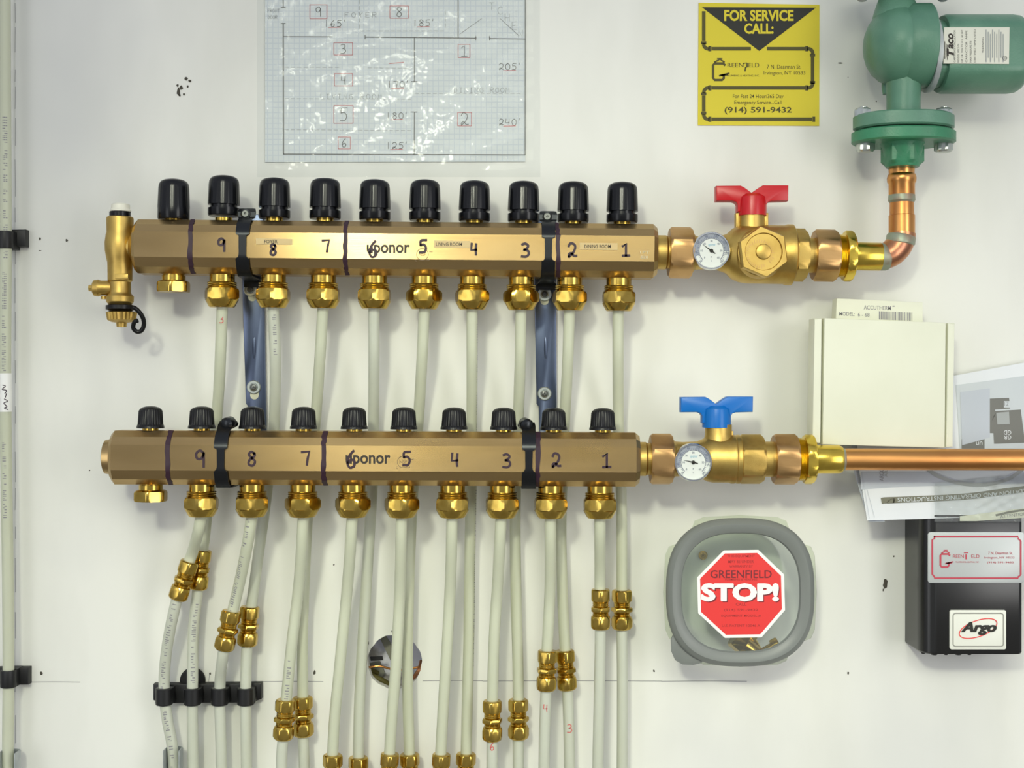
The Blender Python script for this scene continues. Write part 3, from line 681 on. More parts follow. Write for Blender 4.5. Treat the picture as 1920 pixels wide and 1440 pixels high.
handle(AL, -66.5, 396.5, t, M['blue'])
gauge(AL, 1300, 867, t, math.radians(193), 'round chrome thermometer dial')

# ------------------------------------------------------------------ copper pipes
k = K(DL)
t = thing('copper_pipe', P(1750, 861.5, DL), 'straight copper pipe running right from the lower valve', 'pipe')
m = MB(); m.tube([AL.at(AL.ax(1575)), AL.at(AL.ax(1700)), AL.at(AL.ax(2050))], 20.5 * k, 40, smooth=0); build('tube', m, M['copper'], t)
m = MB(); m.lathe([(-3 * k, 22.5 * k), (1 * k, 22.3 * k), (5 * k, 21 * k), (7 * k, 20 * k)], AL.at(AL.ax(1577)), X, 40); build('solder_joint', m, M['solder'], t)
k = K(DU)
t = thing('copper_elbow_pipe', P(1690, 400, DU), 'copper elbow pipe rising from the upper valve to the green pump', 'pipe')
pts = [(1650, 481.5), (1660, 480), (1672, 474), (1683, 463), (1690, 449), (1692, 436)]
m = MB(); m.tube([P(x, y, DU) for x, y in pts], [24.5 * k, 24.5 * k, 25.5 * k, 25.5 * k, 25 * k, 24.6 * k], 36); build('elbow', m, M['copper2'], t)
m = MB(); base = P(1691, 440, DU); ax = (P(1690.5, 300, DU) - base).normalized()
m.lathe([(0, 21 * k), (0, 24 * k), (36 * k, 24 * k), (37 * k, 22.5 * k), (62 * k, 22 * k), (63 * k, 24 * k), (95 * k, 24 * k), (99 * k, 26.5 * k), (106 * k, 27 * k), (112 * k, 25.5 * k), (114 * k, 23.5 * k), (124 * k, 24 * k), (138 * k, 24 * k)], base, ax, 40)
build('riser', m, M['copper'], t)
m = MB(); m.lathe([(60 * k, 22.4 * k), (64 * k, 24.8 * k), (74 * k, 24.4 * k), (76 * k, 22 * k)], base, ax, 40); build('solder_joint', m, M['solder'], t); m = MB()
m.lathe([(-6 * k, 24 * k), (-3 * k, 26 * k), (8 * k, 26 * k), (14 * k, 24 * k)], P(1652, 481.5, DU), X, 36); build('solder_joint', m, M['solder'], t); m = MB()
m.lathe([(-7 * k, 24 * k), (-4 * k, 27 * k), (8 * k, 27 * k), (12 * k, 24.5 * k)], P(1688.5, 452, DU), (P(1690, 430, DU) - P(1686, 460, DU)).normalized(), 36)
build('solder_joint', m, M['solder'], t)

# ------------------------------------------------------------------ circulator pump
DP = 0.062; k = K(DP)
t = thing('circulator_pump', P(1740, 100, DP), 'green enamelled circulator pump with a white name plate, at the top right', 'pump')
m = MB()
ox = P(1689, 86, DP)
m.lathe([(-67 * k, .1 * k), (-66.5 * k, 14 * k), (-64 * k, 28 * k), (-58 * k, 42 * k), (-48 * k, 56 * k), (-34 * k, 67 * k), (-18 * k, 73 * k), (-4 * k, 74.5 * k), (2 * k, 72.5 * k), (14 * k, 78 * k), (48 * k, 78 * k), (50 * k, 76 * k), (53 * k, 60 * k), (53 * k, 20 * k)], ox, X, 56)
m.tube([P(x, y, DP) for x, y in ((1690, 100), (1684, 62), (1681, 30), (1681, 2), (1684, -22), (1689, -46), (1692, -70))], [r_ * k for r_ in (28, 45, 44, 33.5, 31, 31.5, 33)], 40)
m.lathe([(0, 33 * k), (44 * k, 31 * k), (80 * k, 31 * k), (84 * k, 36 * k), (90 * k, 40 * k)], P(1694, 140, DP), -Z, 40)
m.tube([P(1664, 135, DP - .012), P(1662, 160, DP - .012), P(1664, 176, DP - .012)], 9 * k, 14)
build('volute', m, M['green'], t)
def flange(y0, y1, ymid, hx_, hd, d, name, parent, mm_):
    """oval two-bolt flange lying level; y0/y1 photo rows at its centre depth"""
    z0 = P(0, y1, d).z; z1 = P(0, y0, d).z; cx = P(1694, 0, d).x; rows = []; n_ = 56
    pr = []
    for i in range(n_):
        a = 2 * PI * i / n_; ca, sa = math.cos(a), math.sin(a)
        pr.append((math.copysign(abs(ca) ** .8, ca) * hx_ * k, math.copysign(abs(sa) ** 1.15, sa) * hd * k))
    for z, s_ in ((z0, .95), (z0 + .0015, 1), (z1 - .0015, 1), (z1, .95)): rows.append([Vector((cx + x * s_, -d - y * s_, z)) for x, y in pr])
    m = MB(); m.grid(rows, 0, True, True, True); return m
DB = DP
m = flange(217, 244, 0, 94, 66, DB, 'f', t, 0); build('lower_flange', m, M['green'], t)
m = flange(-44, -18, 0, 94, 66, DB, 'f', t, 0); build('upper_flange', m, M['green'], t)
# motor: round can with a flattened front
m = MB(); o = P(1741, 102, DP)
def can(h, r):
    row = []
    for j in range(64):
        a = 2 * PI * j / 64; y_ = r * math.cos(a); z_ = r * math.sin(a)
        y_ = min(y_, 58.0 * r / 72)
        row.append(o + X * h * k + FY * y_ * k + Z * z_ * k)
    return row
m.grid([can(-2, 50), (can(-2, 62)), can(20, 62), can(21, 70), can(27, 72.5), can(150, 72.5), can(162, 71), can(170, 66), can(174, 58), can(175, 40)], 0, True, True, True)
build('motor', m, M['green'], t)
m = MB(); m.lathe([(-3 * k, 70 * k), (0, 71 * k), (6 * k, 70 * k), (7 * k, 60 * k)], o, X, 56); build('gasket_ring', m, M['galv'], t)
dn = DP + 58.6 * k; kn = K(dn)
m = MB(); m.prism([(1770, 51), (1893, 51), (1892, 120), (1769, 119)], PL(dn + .0006), FY, .0012, .0002); npl = build('name_plate', m, M['plate'], t, 'white printed name plate')
F = PL(dn + .0009); m = MB()
m.text('aco', 1783, 77, 29, 10, F, 0, -PI / 2, .03, .2); m.text('T', 1782, 98, 15, 13, F, 0, -PI / 2, .06, .25)
for x, a, b in ((1771.5, 78, 110), (1774, 82, 108), (1776.5, 84, 112)): m.line((x, a), (x, b), 1.2, F)
for x, st, a, b in ((1790, 'CARTRIDGE CIRCULATOR', 56, 117), (1797, 'MODEL 0012-F4', 82, 117), (1804, 'HP 1/8  VOLTS 115  60 HZ', 56, 117), (1812, 'CAPACITOR  AMPS', 57, 117), (1820, 'MAX PRESSURE PSI', 77, 117), (1828, 'CERTIFIED TEMP LISTED', 55, 117), (1843, 'WARNING', 70, 99)):
    m.text(st, x, (a + b) / 2, b - a, 3.4, F, 1, -PI / 2)
for i in range(9):
    x = 1849 + i * 4; m.line((x, 56 + (i % 3) * 4), (x, 116 - (i % 2) * 8), 1.5, F, 2)
m.ribbon(arc(1884, 109, 4, 0, 2 * PI, 16), .8, F, 1, 0); m.text('UL', 1884, 109, 4, 3.4, F, 1, -PI / 2)
build('lettering', m, [M['logo'], M['g3'], M['g2']], npl)
def bolt(cx, y0, y1, ynut, up_, d, par):
    kk = K(d); m = MB()
    hx(m, [(0, 14), (0, 16, 15), (2, 17.5, 15), (16, 17.5, 15), (19.5, 13, 15), (19.5, 8)], P(cx, ynut, d), Z if up_ else -Z, .35, kk)
    build('hex_nut', m, M['zinc'], par)
tf = thing('pump_flange', P(1694, 285, DB), 'bright green pipe flange bolted below the pump', 'flange')
m = flange(247, 270, 0, 97, 68, DB, 'f', tf, 0)
m.lathe([(0, 42 * k), (8 * k, 38 * k), (30 * k, 34 * k), (40 * k, 33 * k), (46 * k, 30 * k), (46 * k, 20 * k)], P(1692, 268, DB), -Z, 40, 0)
hx(m, [(4, 40, 34), (36, 40, 34), (42, 32, 34)], P(1692, 268, DB), -Z, .25, k)
build('flange_plate', m, M['green2'], tf)
for cx in (1617, 1769):
    m = MB(); kk = K(DB); m.lathe([(0, 7.5 * kk), (82 * kk, 7.5 * kk), (83 * kk, 5 * kk)], P(cx + 2, 283, DB), Z, 16)
    bo = build('bolt', m, M['zinc'], tf)
    bolt(cx, 0, 0, 223, True, DB, bo); bolt(cx + 6 - (cx > 1700) * 6, 0, 0, 266, False, DB, bo)
for cx in (1617, 1768):
    m = MB(); kk = K(DB); hx(m, [(0, 9), (16, 9), (18, 6)], P(cx, -16, DB), -Z, .2, kk); build('flange_bolt', m, M['galv'], t)

# ------------------------------------------------------------------ plastic pipes and couplings
R = 10.4 * K(.03)
def zpath(pts, dz):   # pts photo points, dz [(y, depth)...] piecewise
    o = []
    for x, y in pts:
        d = dz[0][1]
        for (ya, da), (yb, db) in zip(dz, dz[1:]):
            if y >= ya: tt = min(1, (y - ya) / (yb - ya)); tt = tt * tt * (3 - 2 * tt); d = da + (db - da) * tt
        o.append(P(x, y, d))
    return o
def dense(pts, n=8): return [(v.x, v.y) for v in spline([(x, y, 0) for x, y in pts], n)]
UP = {9: [(417, 570), (414, 650), (411, 720), (405, 800), (397, 880), (389, 955), (383, 1010), (378, 1047)],
      8: [(512, 571), (516, 660), (516, 740), (512, 830), (503, 900), (495, 965), (483, 1050), (470, 1148)],
      7: [(606, 571), (600, 670), (593, 770), (584, 870), (577, 960), (571, 1080), (567, 1200), (568, 1312)],
      6: [(701, 571), (701, 700), (700, 820), (698, 910), (691, 1030), (681, 1190), (674, 1320), (672, 1428)],
      5: [(796, 572), (791, 680), (785, 780), (777, 880), (771, 980), (766, 1120), (764, 1270), (768, 1420)],
      4: [(885, 572), (885, 720), (884, 880), (881, 1040), (879, 1200), (876, 1330), (874, 1420)],
      3: [(977, 573), (975, 690), (971, 800), (967, 900), (966, 1000), (968, 1130), (971, 1240), (972, 1318)],
      2: [(1068, 576), (1064, 690), (1058, 800), (1054, 900), (1052, 1000), (1055, 1120), (1060, 1228)],
      1: [(1159, 576), (1159, 700), (1160, 820), (1164, 900), (1166, 1000), (1166, 1116)]}
LO = {9: [(378, 963), (371, 1000), (361, 1035), (352, 1060)], 8: [(473, 963), (465, 1015), (452, 1080), (434, 1156)],
      7: [(569, 963), (562, 1080), (548, 1200), (536, 1318)], 6: [(661, 963), (653, 1080), (638, 1240), (628, 1340), (623, 1424)],
      5: [(753, 963), (750, 1100), (743, 1240), (735, 1340), (730, 1422)], 4: [(848, 964), (845, 1080), (839, 1200), (831, 1330), (826, 1420)],
      3: [(940, 964), (934, 1080), (927, 1190), (923, 1320)], 2: [(1032, 965), (1032, 1080), (1029, 1160), (1025, 1230)], 1: [(1125, 965), (1125, 1060), (1125, 1115)]}
# coupling centres, tilt (dx per dy)
CU = {9: (375, 1068, -.12), 8: (466, 1174, -.07), 7: (568, 1343, .02), 6: (672, 1456, 0), 5: (769, 1450, .04), 4: (873, 1449, -.02), 3: (972, 1348, .01), 2: (1061, 1256, .06), 1: (1166, 1143, 0)}
CL = {9: (344, 1088, -.34), 8: (427, 1182, -.2), 7: (533, 1349, -.06), 6: (623, 1452, -.03), 5: (729, 1450, -.06), 4: (826, 1451, -.05), 3: (923, 1351, 0), 2: (1025, 1257, -.03), 1: (1126, 1142, 0)}
BU = {9: [(371, 1102), (363, 1180), (361, 1280), (361, 1340), (363, 1580)], 8: [(463, 1208), (461, 1270), (461, 1340), (464, 1580)], 7: [(568, 1378), (570, 1420), (574, 1580)], 3: [(972, 1382), (972, 1580)], 2: [(1064, 1290), (1067, 1380), (1070, 1580)], 1: [(1166, 1178), (1167, 1300), (1166, 1580)]}
BL = {9: [(332, 1121), (319, 1180), (310, 1240), (308, 1298), (314, 1350), (325, 1420), (329, 1580)], 8: [(420, 1216), (414, 1260), (412, 1310), (414, 1380), (418, 1580)], 7: [(531, 1384), (528, 1430), (526, 1580)], 3: [(923, 1386), (922, 1580)], 2: [(1024, 1292), (1021, 1380), (1018, 1580)], 1: [(1126, 1178), (1124, 1290), (1118, 1580)]}
LDEP = .042; UDEP = .022
def wob(d): return [(0, d), (9999, d)]
cprof = [(-37, 11), (-37, 16), (-35, 18.2, 17.3), (-33, 19, 17.3), (-18, 19, 17.3), (-15.5, 17.3), (-14.5, 14.5), (-13, 15.5), (-11.5, 14.3), (-10, 15.5), (-8.5, 14.3), (-7, 15.5), (-5, 14), (-4, 18, 17), (-3, 20, 17.4), (3, 20, 17.4), (4, 18, 17), (5, 14), (7, 15.5), (8.5, 14.3), (10, 15.5), (11.5, 14.5), (12.5, 17.4), (15, 18.4, 18), (18, 20, 18), (31, 20, 18), (35, 17.5, 18), (37, 15), (37, 11)]
proto = None
pair = {9: 'left-most pair of couplings', 8: 'second pair of couplings from the left'}
PT = {}
for nme, UPx, Cx, Bx, dep, d0, word in (('upper', UP, CU, BU, UDEP, DU, 'upper'), ('lower', LO, CL, BL, LDEP, DL, 'lower')):
    for nn in range(9, 0, -1):
        if nme == 'upper': dz = [(560, DU), (640, DU - .004), (800, UDEP), (9999, UDEP)]
        else: dz = [(960, DL), (985, DL - .001), (min(1150, UPx[nn][-1][1] - 14), LDEP), (9999, LDEP)]
        pts = zpath(dense(UPx[nn]), dz)
        m = MB(); m.tube(pts, R, 20, smooth=0)
        t = thing('plastic_pipe', pts[len(pts) // 2], 'milky plastic pipe hanging from the %s manifold outlet marked %d' % (word, nn), 'pipe', 'pipes hanging from the %s manifold' % word)
        build('tube', m, M['pexgrey'] if nme == 'upper' and nn in (6, 8) else M['pex'], t); PT[(nme, nn)] = (t, pts)
        # coupling
        cx, cy, tl = Cx[nn]; c = P(cx, cy, dep); k_ = K(dep); axv = Vector((-tl, 0, 1)).normalized()
        if proto is None:
            m = MB(); m.lathe([(-p[0] * k_,) + tuple(x * k_ for x in p[1:]) for p in reversed(cprof)], c, Z, 48)
            o = build('pipe_coupling', m, M['brass'], None, org=c); proto = o
        else:
            o = proto.copy(); COL.objects.link(o); o.location = c; WL[o] = c
        o.rotation_euler = Vector((0, 0, 1)).rotation_difference(axv).to_euler(); o.rotation_euler.rotate_axis('Z', random.uniform(0, 1))
        if nme == 'lower': o.scale = (.97, .97, 1)
        tag(o, 'brass coupling joining the pipe from the %s manifold outlet marked %d' % (word, nn), 'coupling', 'brass pipe couplings')
        # pipe below
        bp = Bx.get(nn)
        if bp:
            e_ = UDEP if (nn in (8, 9)) else dep
            pts = zpath(dense(bp), [(0, dep), (bp[0][1], dep), (1290 if nn in (8, 9) else 1600, e_), (9999, e_)])
            m = MB(); m.tube(pts, R * 1.0, 20, smooth=0)
            t = thing('plastic_pipe', pts[len(pts) // 2], 'pale plastic pipe below the coupling of the %s outlet marked %d' % (word, nn), 'pipe', 'pipes below the couplings')
            build('tube', m, M['pexgrey'], t); PT[(nme + 'b', nn)] = (t, pts)

def pipe_print(key, f0, f1, off, wd, name='print', mi='ink', vertical=True):
    """small printed characters along the front of a pipe"""
    t, pts = PT[key]; m = MB(); n_ = len(pts)
    tot = [0]
    for a, b in zip(pts, pts[1:]): tot.append(tot[-1] + (b - a).length)
    def at(s_):
        for i in range(n_ - 1):
            if tot[i + 1] >= s_: tt = (s_ - tot[i]) / (tot[i + 1] - tot[i]); return pts[i].lerp(pts[i + 1], tt), (pts[i + 1] - pts[i]).normalized()
        return pts[-1], (pts[-1] - pts[-2]).normalized()
    s_ = tot[-1] * f0; e_ = tot[-1] * f1
    r_ = R * 1.02
    while s_ < e_:
        l_ = random.choice((.0016, .0022, .0028))
        if random.random() < .82:
            rows = []
            seg = random.choice(((-1, 1), (-1, .2), (-.2, 1), (-1, 1)))
            for q_ in (0, l_ * .42):
                p, tg = at(s_ + q_); u = tg.cross(FY).normalized(); v = u.cross(tg)
                if v.y > 0: v = -v
                row = []
                for j in range(5):
                    x_ = off + wd * (seg[0] + (seg[1] - seg[0]) * j / 4); a = math.asin(max(-.97, min(.97, x_)))
                    row.append(p + u * math.sin(a) * r_ + v * math.cos(a) * r_)
                rows.append(row)
            m.grid(rows, 0, False)
        s_ += l_
        if random.random() < .09: s_ += .004
    build(name, m, M[mi], t)
pipe_print(('upper', 8), .03, .16, -.2, .3); pipe_print(('lower', 8), .05, .95, .35, .3); pipe_print(('lower', 7), .78, .99, -.1, .35)
pipe_print(('upper', 4), .04, .8, -.9, .06); pipe_print(('upperb', 9), .06, .38, -.25, .35); pipe_print(('lowerb', 9), .02, .86, 0, .35)
def red_digit(key, ch_, x, y, h):
    t, pts = PT[key]; p = min(pts, key=lambda q_: abs((720 - q_.z / (S * (D + q_.y) / D)) - y)); d = -p.y + R * 1.03
    m = MB(); m.hand(ch_, x, y, h, 1.5, PL(d)); build('pen_number', m, M['red_ink'], t, 'red handwritten digit')
red_digit(('upper', 9), '3', 415, 599, 13); red_digit(('lowerb', 2), '4', 1023, 1328, 14); red_digit(('upperb', 2), '3', 1068, 1366, 15); red_digit(('lowerb', 3), '6', 923, 1400, 14)

# ------------------------------------------------------------------ pipe clips, side pipe, pipe supports
k = K(.018)
t = thing('side_pipe', P(12, 720, .022), 'milky plastic pipe with a white tape label running up the left edge of the board', 'pipe')
pts = [P(x, y, .022) for x, y in ((9, -60), (10, 200), (11, 446), (10, 700), (12, 900), (15, 1100), (16, 1270), (15, 1400), (17, 1500))]
m = MB(); m.tube(pts, R * 1.02, 20); build('tube', m, M['pex'], t); PT['side'] = (t, spline(pts, 8))
m = MB(); m.tube([P(10, 700, .022), P(10.4, 735, .022), P(10.8, 772, .022)], R * 1.08, 24); build('label_tape', m, M['sticker_white'], t, 'white tape with pen scribble')
m = MB(); F = PL(.022 + R * 1.1)
for pp in ([(5, 722), (10, 724), (4, 730), (12, 732), (9, 738)], [(8, 748), (14, 752), (7, 756), (13, 762), (8, 765), (15, 768)], [(12, 738), (10, 745)]): m.ribbon(pp, 1.6, F)
build('scribble', m, M['marker'], t)
pipe_print('side', .18, .35, -.25, .4); pipe_print('side', .36, .51, -.1, .35); pipe_print('side', .57, .66, 0, .35)
for y0, x1_, x0_, lab in ((430, 48, -12, 'black plastic clip on the side pipe, beside the upper manifold'), (1252, 53, -8, 'black plastic clip on the side pipe, near the bottom left')):
    cx = 10 if y0 < 900 else 16
    t = thing('pipe_clip', P(20, y0 + 20, 0), lab, 'clip', 'single clips on the side pipe')
    m = MB(); m.prism([(x0_ - 15, y0 + 1), (x1_, y0), (x1_, y0 + 32), (x0_ - 15, y0 + 33)], PL(.0105), FY, .0098, .001)
    build('base', m, M['clip'], t)
    m = MB(); o = P(cx, y0 + 36, .022); kk = K(.022)
    m.lathe([(0, 13 * kk), (0, 14.5 * kk), (2 * kk, 15 * kk), (30 * kk, 15 * kk), (32 * kk, 14.5 * kk), (32 * kk, 11 * kk)], o, Z, 32)
    m.prism([(cx - 14, y0 + 4), (cx + 14, y0 + 4), (cx + 14, y0 + 36), (cx - 14, y0 + 36)], PL(.022), FY, .02)
    build('saddle', m, M['clip'], t)
t = thing('pipe_clip_rail', P(388, 1300, 0), 'black four-way clip rail holding pipes at the lower left', 'clip')
m = MB(); m.prism([(287, 1283), (490, 1281), (490, 1311), (470, 1318), (304, 1319), (287, 1313)], PL(.010), FY, .0095, .0012); build('rail', m, M['clip'], t)
for i, x in enumerate((308, 361, 412, 461)):
    m = MB(); kk = K(UDEP); o = P(x, 1321, UDEP)
    m.lathe([(0, 11.5 * kk), (0, 15 * kk), (1.5 * kk, 16 * kk), (30 * kk, 16 * kk), (31.5 * kk, 15 * kk), (31.5 * kk, 10.5 * kk)], o, Z, 32)
    m.prism([(x - 15, 1291), (x + 15, 1291), (x + 17, 1318), (x, 1321), (x - 17, 1318)], PL(UDEP), FY, .014)
    build('saddle', m, M['clip'], t)
m = MB(); m.lathe([(0, 24 * k), (4 * k, 24 * k), (6.5 * k, 21 * k), (6.5 * k, .1 * k)], P(362, 1275, 0.0005), FY, 40); tag(build('plastic_plug', m, M['clip']), 'round black plastic plug on the board behind a pipe, above the clip rail', 'plug')
for (x0_, x1_, y_, xo, lab) in ((313, 341, 1404, 'a', 'galvanised pipe support bracket at the bottom, below the clip rail'), (6, 36, 1409, 'b', 'galvanised pipe support bracket at the bottom left corner')):
    m = MB(); kk = K(.03); dep = .033
    pl = []
    n_ = 14; rows = []
    for y in (y_, y_ + 4, y_ + 60):
        row = []
        for i in range(n_ + 1):
            a = PI * i / n_; e_ = 3 if y == y_ and i in (0, n_) else 0
            row.append(P((x0_ + x1_) / 2, y - e_, .021) + Vector((-math.cos(a) * (x1_ - x0_) / 2 * kk, math.sin(a) * .010 + (-.012 if False else 0), 0)))
        row = [row[0] + Vector((0, -.014, 0))] + row + [row[-1] + Vector((0, -.014, 0))]
        rows.append(row)
    m.grid(rows, 0, False)
    o2 = MB(); rows2 = [[p + Vector((math.copysign(.0008, p.x - P((x0_ + x1_) / 2, 0, .021).x), .0008, 0)) for p in r] for r in rows]
    m.grid(rows2, 0, False); m.grid([rows[0], rows2[0]], 0, False)
    for c_ in (0, -1): m.grid([[r[c_] for r in rows], [r[c_] for r in rows2]], 0, False)
    tag(build('pipe_support', m, M['galv']), lab, 'pipe support', 'galvanised pipe supports')

# ------------------------------------------------------------------ wires and odds and ends in the hole
def wire(pts, r, m_, lab, name='copper_wire'):
    m = MB(); m.tube([P(x, y, -d_) for x, y, d_ in pts], r, 10); tag(build(name, m, m_), lab, 'wire')
wire([(676, 1250, .02), (692, 1251, .006), (712, 1249, .004), (745, 1256, .008), (790, 1250, .012)], .0011, M['copper'], 'bright copper wire crossing the round hole')
wire([(708, 1262, .022), (694, 1256, .014), (697, 1266, .012), (722, 1278, .012), (740, 1296, .02)], .0026, M['olive_ink'], 'dark wire looping along the bottom of the round hole')
wire([(790, 1240, .02), (786, 1255, .01), (778, 1268, .012), (765, 1290, .02)], .0022, M['copper2'], 'copper wire at the right side of the round hole')
m = MB(); m.prism([(694, 1232), (717, 1231), (718, 1238), (695, 1239)], lambda x, y: P(x, y, -.012), FY, .003); tag(build('dark_strip', m, M['clip']), 'short dark strip at the left inside the round hole', 'strip')
m = MB(); m.prism([(712, 1196), (722, 1190), (752, 1240), (745, 1260), (732, 1238)], lambda x, y: P(x, y, -.03), FY, .003); m.prism([(690, 1245), (712, 1240), (722, 1262), (708, 1278)], lambda x, y: P(x, y, -.034), FY, .003)
tag(build('insulation_scrap', m, M['g4']), 'olive scrap of insulation inside the round hole', 'scrap')

# ------------------------------------------------------------------ yellow service card
t = thing('service_card', P(1422, 122, 0), 'yellow service call card with a black triangle, on the board', 'card')
m = MB(); m.prism([(1310, 5), (1536.5, 9), (1536, 236), (1308.5, 235)], PL(.0009), FY, .0007); build('card', m, M['yellow'], t)
F = PL(.0011); F2 = PL(.0013); m = MB()
m.poly([(1316, 13.5), (1530, 14.5), (1423.5, 95.5)], F, 0)
m.text('FOR SERVICE', 1423, 29, 130, 21, F2, 1, 0, .035); m.text('CALL:', 1423, 53.5, 55, 20, F2, 1, 0, .035)
def pp(a, b): m.line(a, b, 6.6, F, 2)
def ferr(x, y, vert):
    if vert: m.rect(x - 5, y - 2.6, x + 5, y + 2.6, F, 2)
    else: m.rect(x - 2.6, y - 5, x + 2.6, y + 5, F, 2)
pp((1319.5, 23), (1319.5, 75)); ferr(1319.5, 80, True); m.ribbon(arc(1328, 83, 8.5, PI, PI / 2, 6), 6.6, F, 2, 0); ferr(1331, 91.2, False)
pp((1336, 91.2), (1406, 91.2)); pp((1440, 91.2), (1508, 91.2)); ferr(1512.5, 91.2, False); m.ribbon(arc(1515.5, 99.5, 8.3, -PI / 2, 0, 6), 6.6, F, 2, 0); ferr(1523.6, 103.5, True)
pp((1523.6, 108), (1523.6, 151)); ferr(1523.6, 154.5, True); m.ribbon(arc(1515.5, 156.5, 8.3, 0, PI / 2, 6), 6.6, F, 2, 0); ferr(1512.5, 164.8, False)
pp((1336, 164.8), (1508, 164.8)); ferr(1331, 164.8, False); m.ribbon(arc(1328, 173, 8.3, -PI / 2, -PI, 6), 6.6, F, 2, 0); ferr(1319.5, 176, True)
pp((1319.5, 181), (1319.5, 207)); ferr(1319.5, 212, True); m.ribbon(arc(1328, 215.5, 8.3, PI, PI / 2, 6), 6.6, F, 2, 0); ferr(1331, 223.6, False); pp((1336, 223.6), (1521, 223.6)); ferr(1526, 223.6, False)
def glogo(m, x, y, s_, F, mi):   # the pipe-work letter G with its tap
    def Q(pts, wd): m.ribbon([(x + a * s_, y + b * s_) for a, b in pts], wd * s_, F, mi, 0)
    Q([(25, 8), (22, 5), (6, 5), (3, 8), (3, 32), (6, 36), (20, 36), (23, 33), (23, 26)], 4.6)
    Q([(15, 28), (33, 23.5)], 3); Q([(18, 27), (30, 26)], 3.4); Q([(6, 2.5), (16, -3), (24, 2.5)], 3); Q([(11, -4.5), (20, -4.5)], 1.5)
glogo(m, 1334, 114, 1.0, F, 2)
m.text('REEN', 1379, 122, 30, 8, F, 2); m.text('ELD', 1413.5, 122, 20, 8, F, 2); m.text('I', 1402, 122, 1.6, 8, F, 2)
m.ribbon([(1394, 119), (1400, 118), (1400, 126)], 2.2, F, 2, 0); m.line((1398, 126), (1397, 133), 2.6, F, 2)
m.text('PLUMBING & HEATING, INC.', 1394, 142, 60, 3.6, F, 2)
m.text('7 N. Dearman St.', 1470, 125, 64, 8, F, 2); m.text('Irvington, NY 10533', 1471, 137.5, 78, 9, F, 2)
m.text('For Fast 24 Hour/365 Day', 1421.5, 181.5, 95, 9.5, F, 2, 0, .004); m.text('Emergency Service...Call', 1421, 193, 88, 9.5, F, 2, 0, .004)
m.text('(914) 591-9432', 1421.5, 207.5, 126, 14, F, 2, 0, .02)
build('print', m, [M['black_ink'], M['yellow'], M['olive_ink']], t)

# ------------------------------------------------------------------ plan on squared paper in a clear sleeve
DPP = .0015
t = thing('floor_plan', P(741, 120, 0), 'hand-drawn floor plan on squared paper inside the clear sleeve', 'drawing')
m = MB(); m.prism([(497, -120), (985, -120), (985, 303), (497, 304)], PL(DPP), FY, .0006); build('paper', m, M['graph'], t)
F = PL(DPP + .0003); m = MB(); G, RD, LG = 0, 1, 2
for a, b, w_ in (((531, 44), (531.5, 289), 2.2), ((531, -100), (531, 14), 1.8), ((527, 14), (535, 14), 1.4), ((527, 44), (535, 44), 1.4), ((531, 289), (985, 290.5), 1.8), ((985, -100), (984.5, 290), 1.6), ((532, 68.5), (623, 69), 1.5), ((685, 69.5), (893, 71.5), 1.7), ((918, 72), (985, 73), 1.5),
                 ((777, 70), (777, 153), 1.5), ((771, 153), (783, 153), 1.4), ((777, 210), (776.5, 290), 1.6), ((771, 210), (782, 210), 1.4), ((859, -60), (859, 71), 1.6), ((862, 64), (903, 35), .7), ((938, 35), (973, 67), .7), ((684.5, 66), (684.5, 73), 1.5), ((892, 68), (892, 75), 1.5), ((918, 68), (918, 75), 1.5)):
    m.line(a, b, w_, F, G)
def dash(a, b, mi=LG, w_=1.0):
    a = Vector(a); b = Vector(b); n_ = int((b - a).length / 11)
    for i in range(n_):
        p = a.lerp(b, i / n_); q_ = a.lerp(b, (i + .62) / n_); m.line(tuple(p), tuple(q_), w_, F, mi)
dash((534, 126), (640, 126)); dash((690, 127), (768, 128)); dash((534, 185), (775, 186)); dash((534, 243), (775, 245)); dash((778, 175), (980, 175)); dash((674, 0), (674, 58)); dash((676, 58), (836, 58)); dash((835, 20), (835, 56))
for n_, x0_, y0_, x1_, y1_, h in (('9', 581, 9, 613, 35, 18), ('8', 731, 11, 766, 34, 18), ('3', 626, 80, 661, 103, 17), ('4', 627, 138, 661, 161, 17), ('5', 626, 198, 662, 231, 25), ('6', 634, 257, 657, 279, 16), ('1', 859, 83, 881, 108, 20), ('2', 858, 211, 884, 236, 24)):
    for a, b in (((x0_, y0_), (x1_, y0_)), ((x1_, y0_), (x1_, y1_)), ((x1_, y1_), (x0_, y1_)), ((x0_, y1_), (x0_, y0_))): m.line(a, b, .9, F, RD)
    m.hand(n_, (x0_ + x1_) / 2, (y0_ + y1_) / 2, h, 1.3, F, G)
for st, x, y in (("l65'", 630, 44), ("l85'", 796, 43), ("l70'", 748, 158), ("l80'", 746, 217), ("l25'", 746, 273), ("205'", 958, 125), ("240'", 958, 229)):
    m.hand(st, x, y, 12, 1.1, F, G, .75); m.line((x - 14, y + 7.5), (x + 9, y + 7), 1.1, F, RD)
m.line((730, 119), (757, 117), 1.1, F, RD); m.hand('FOYER', 676, 28, 9, .9, F, LG, .9, 0, .6); m.hand('LIVING ROOM', 658, 181, 9, .9, F, LG, .8, 0, .5); m.hand('DINING ROOM', 903, 169, 9, .9, F, LG, .8, 0, .35)
for c_, x, y in (('T', 922, 12), ('C', 938, 20), ('H', 951, 33), ('E', 964, 48), ('N', 976, 63)): m.hand(c_, x, y, 14, .9, F, LG, .7)
m.hand('FRONT', 513, 20, 6, .8, F, LG, .6); m.hand('DOOR', 511, 32, 6, .8, F, LG, .6)
build('pencil_drawing', m, [M['pencil'] if False else M['g3'], M['red_ink'], M['g2']], t)
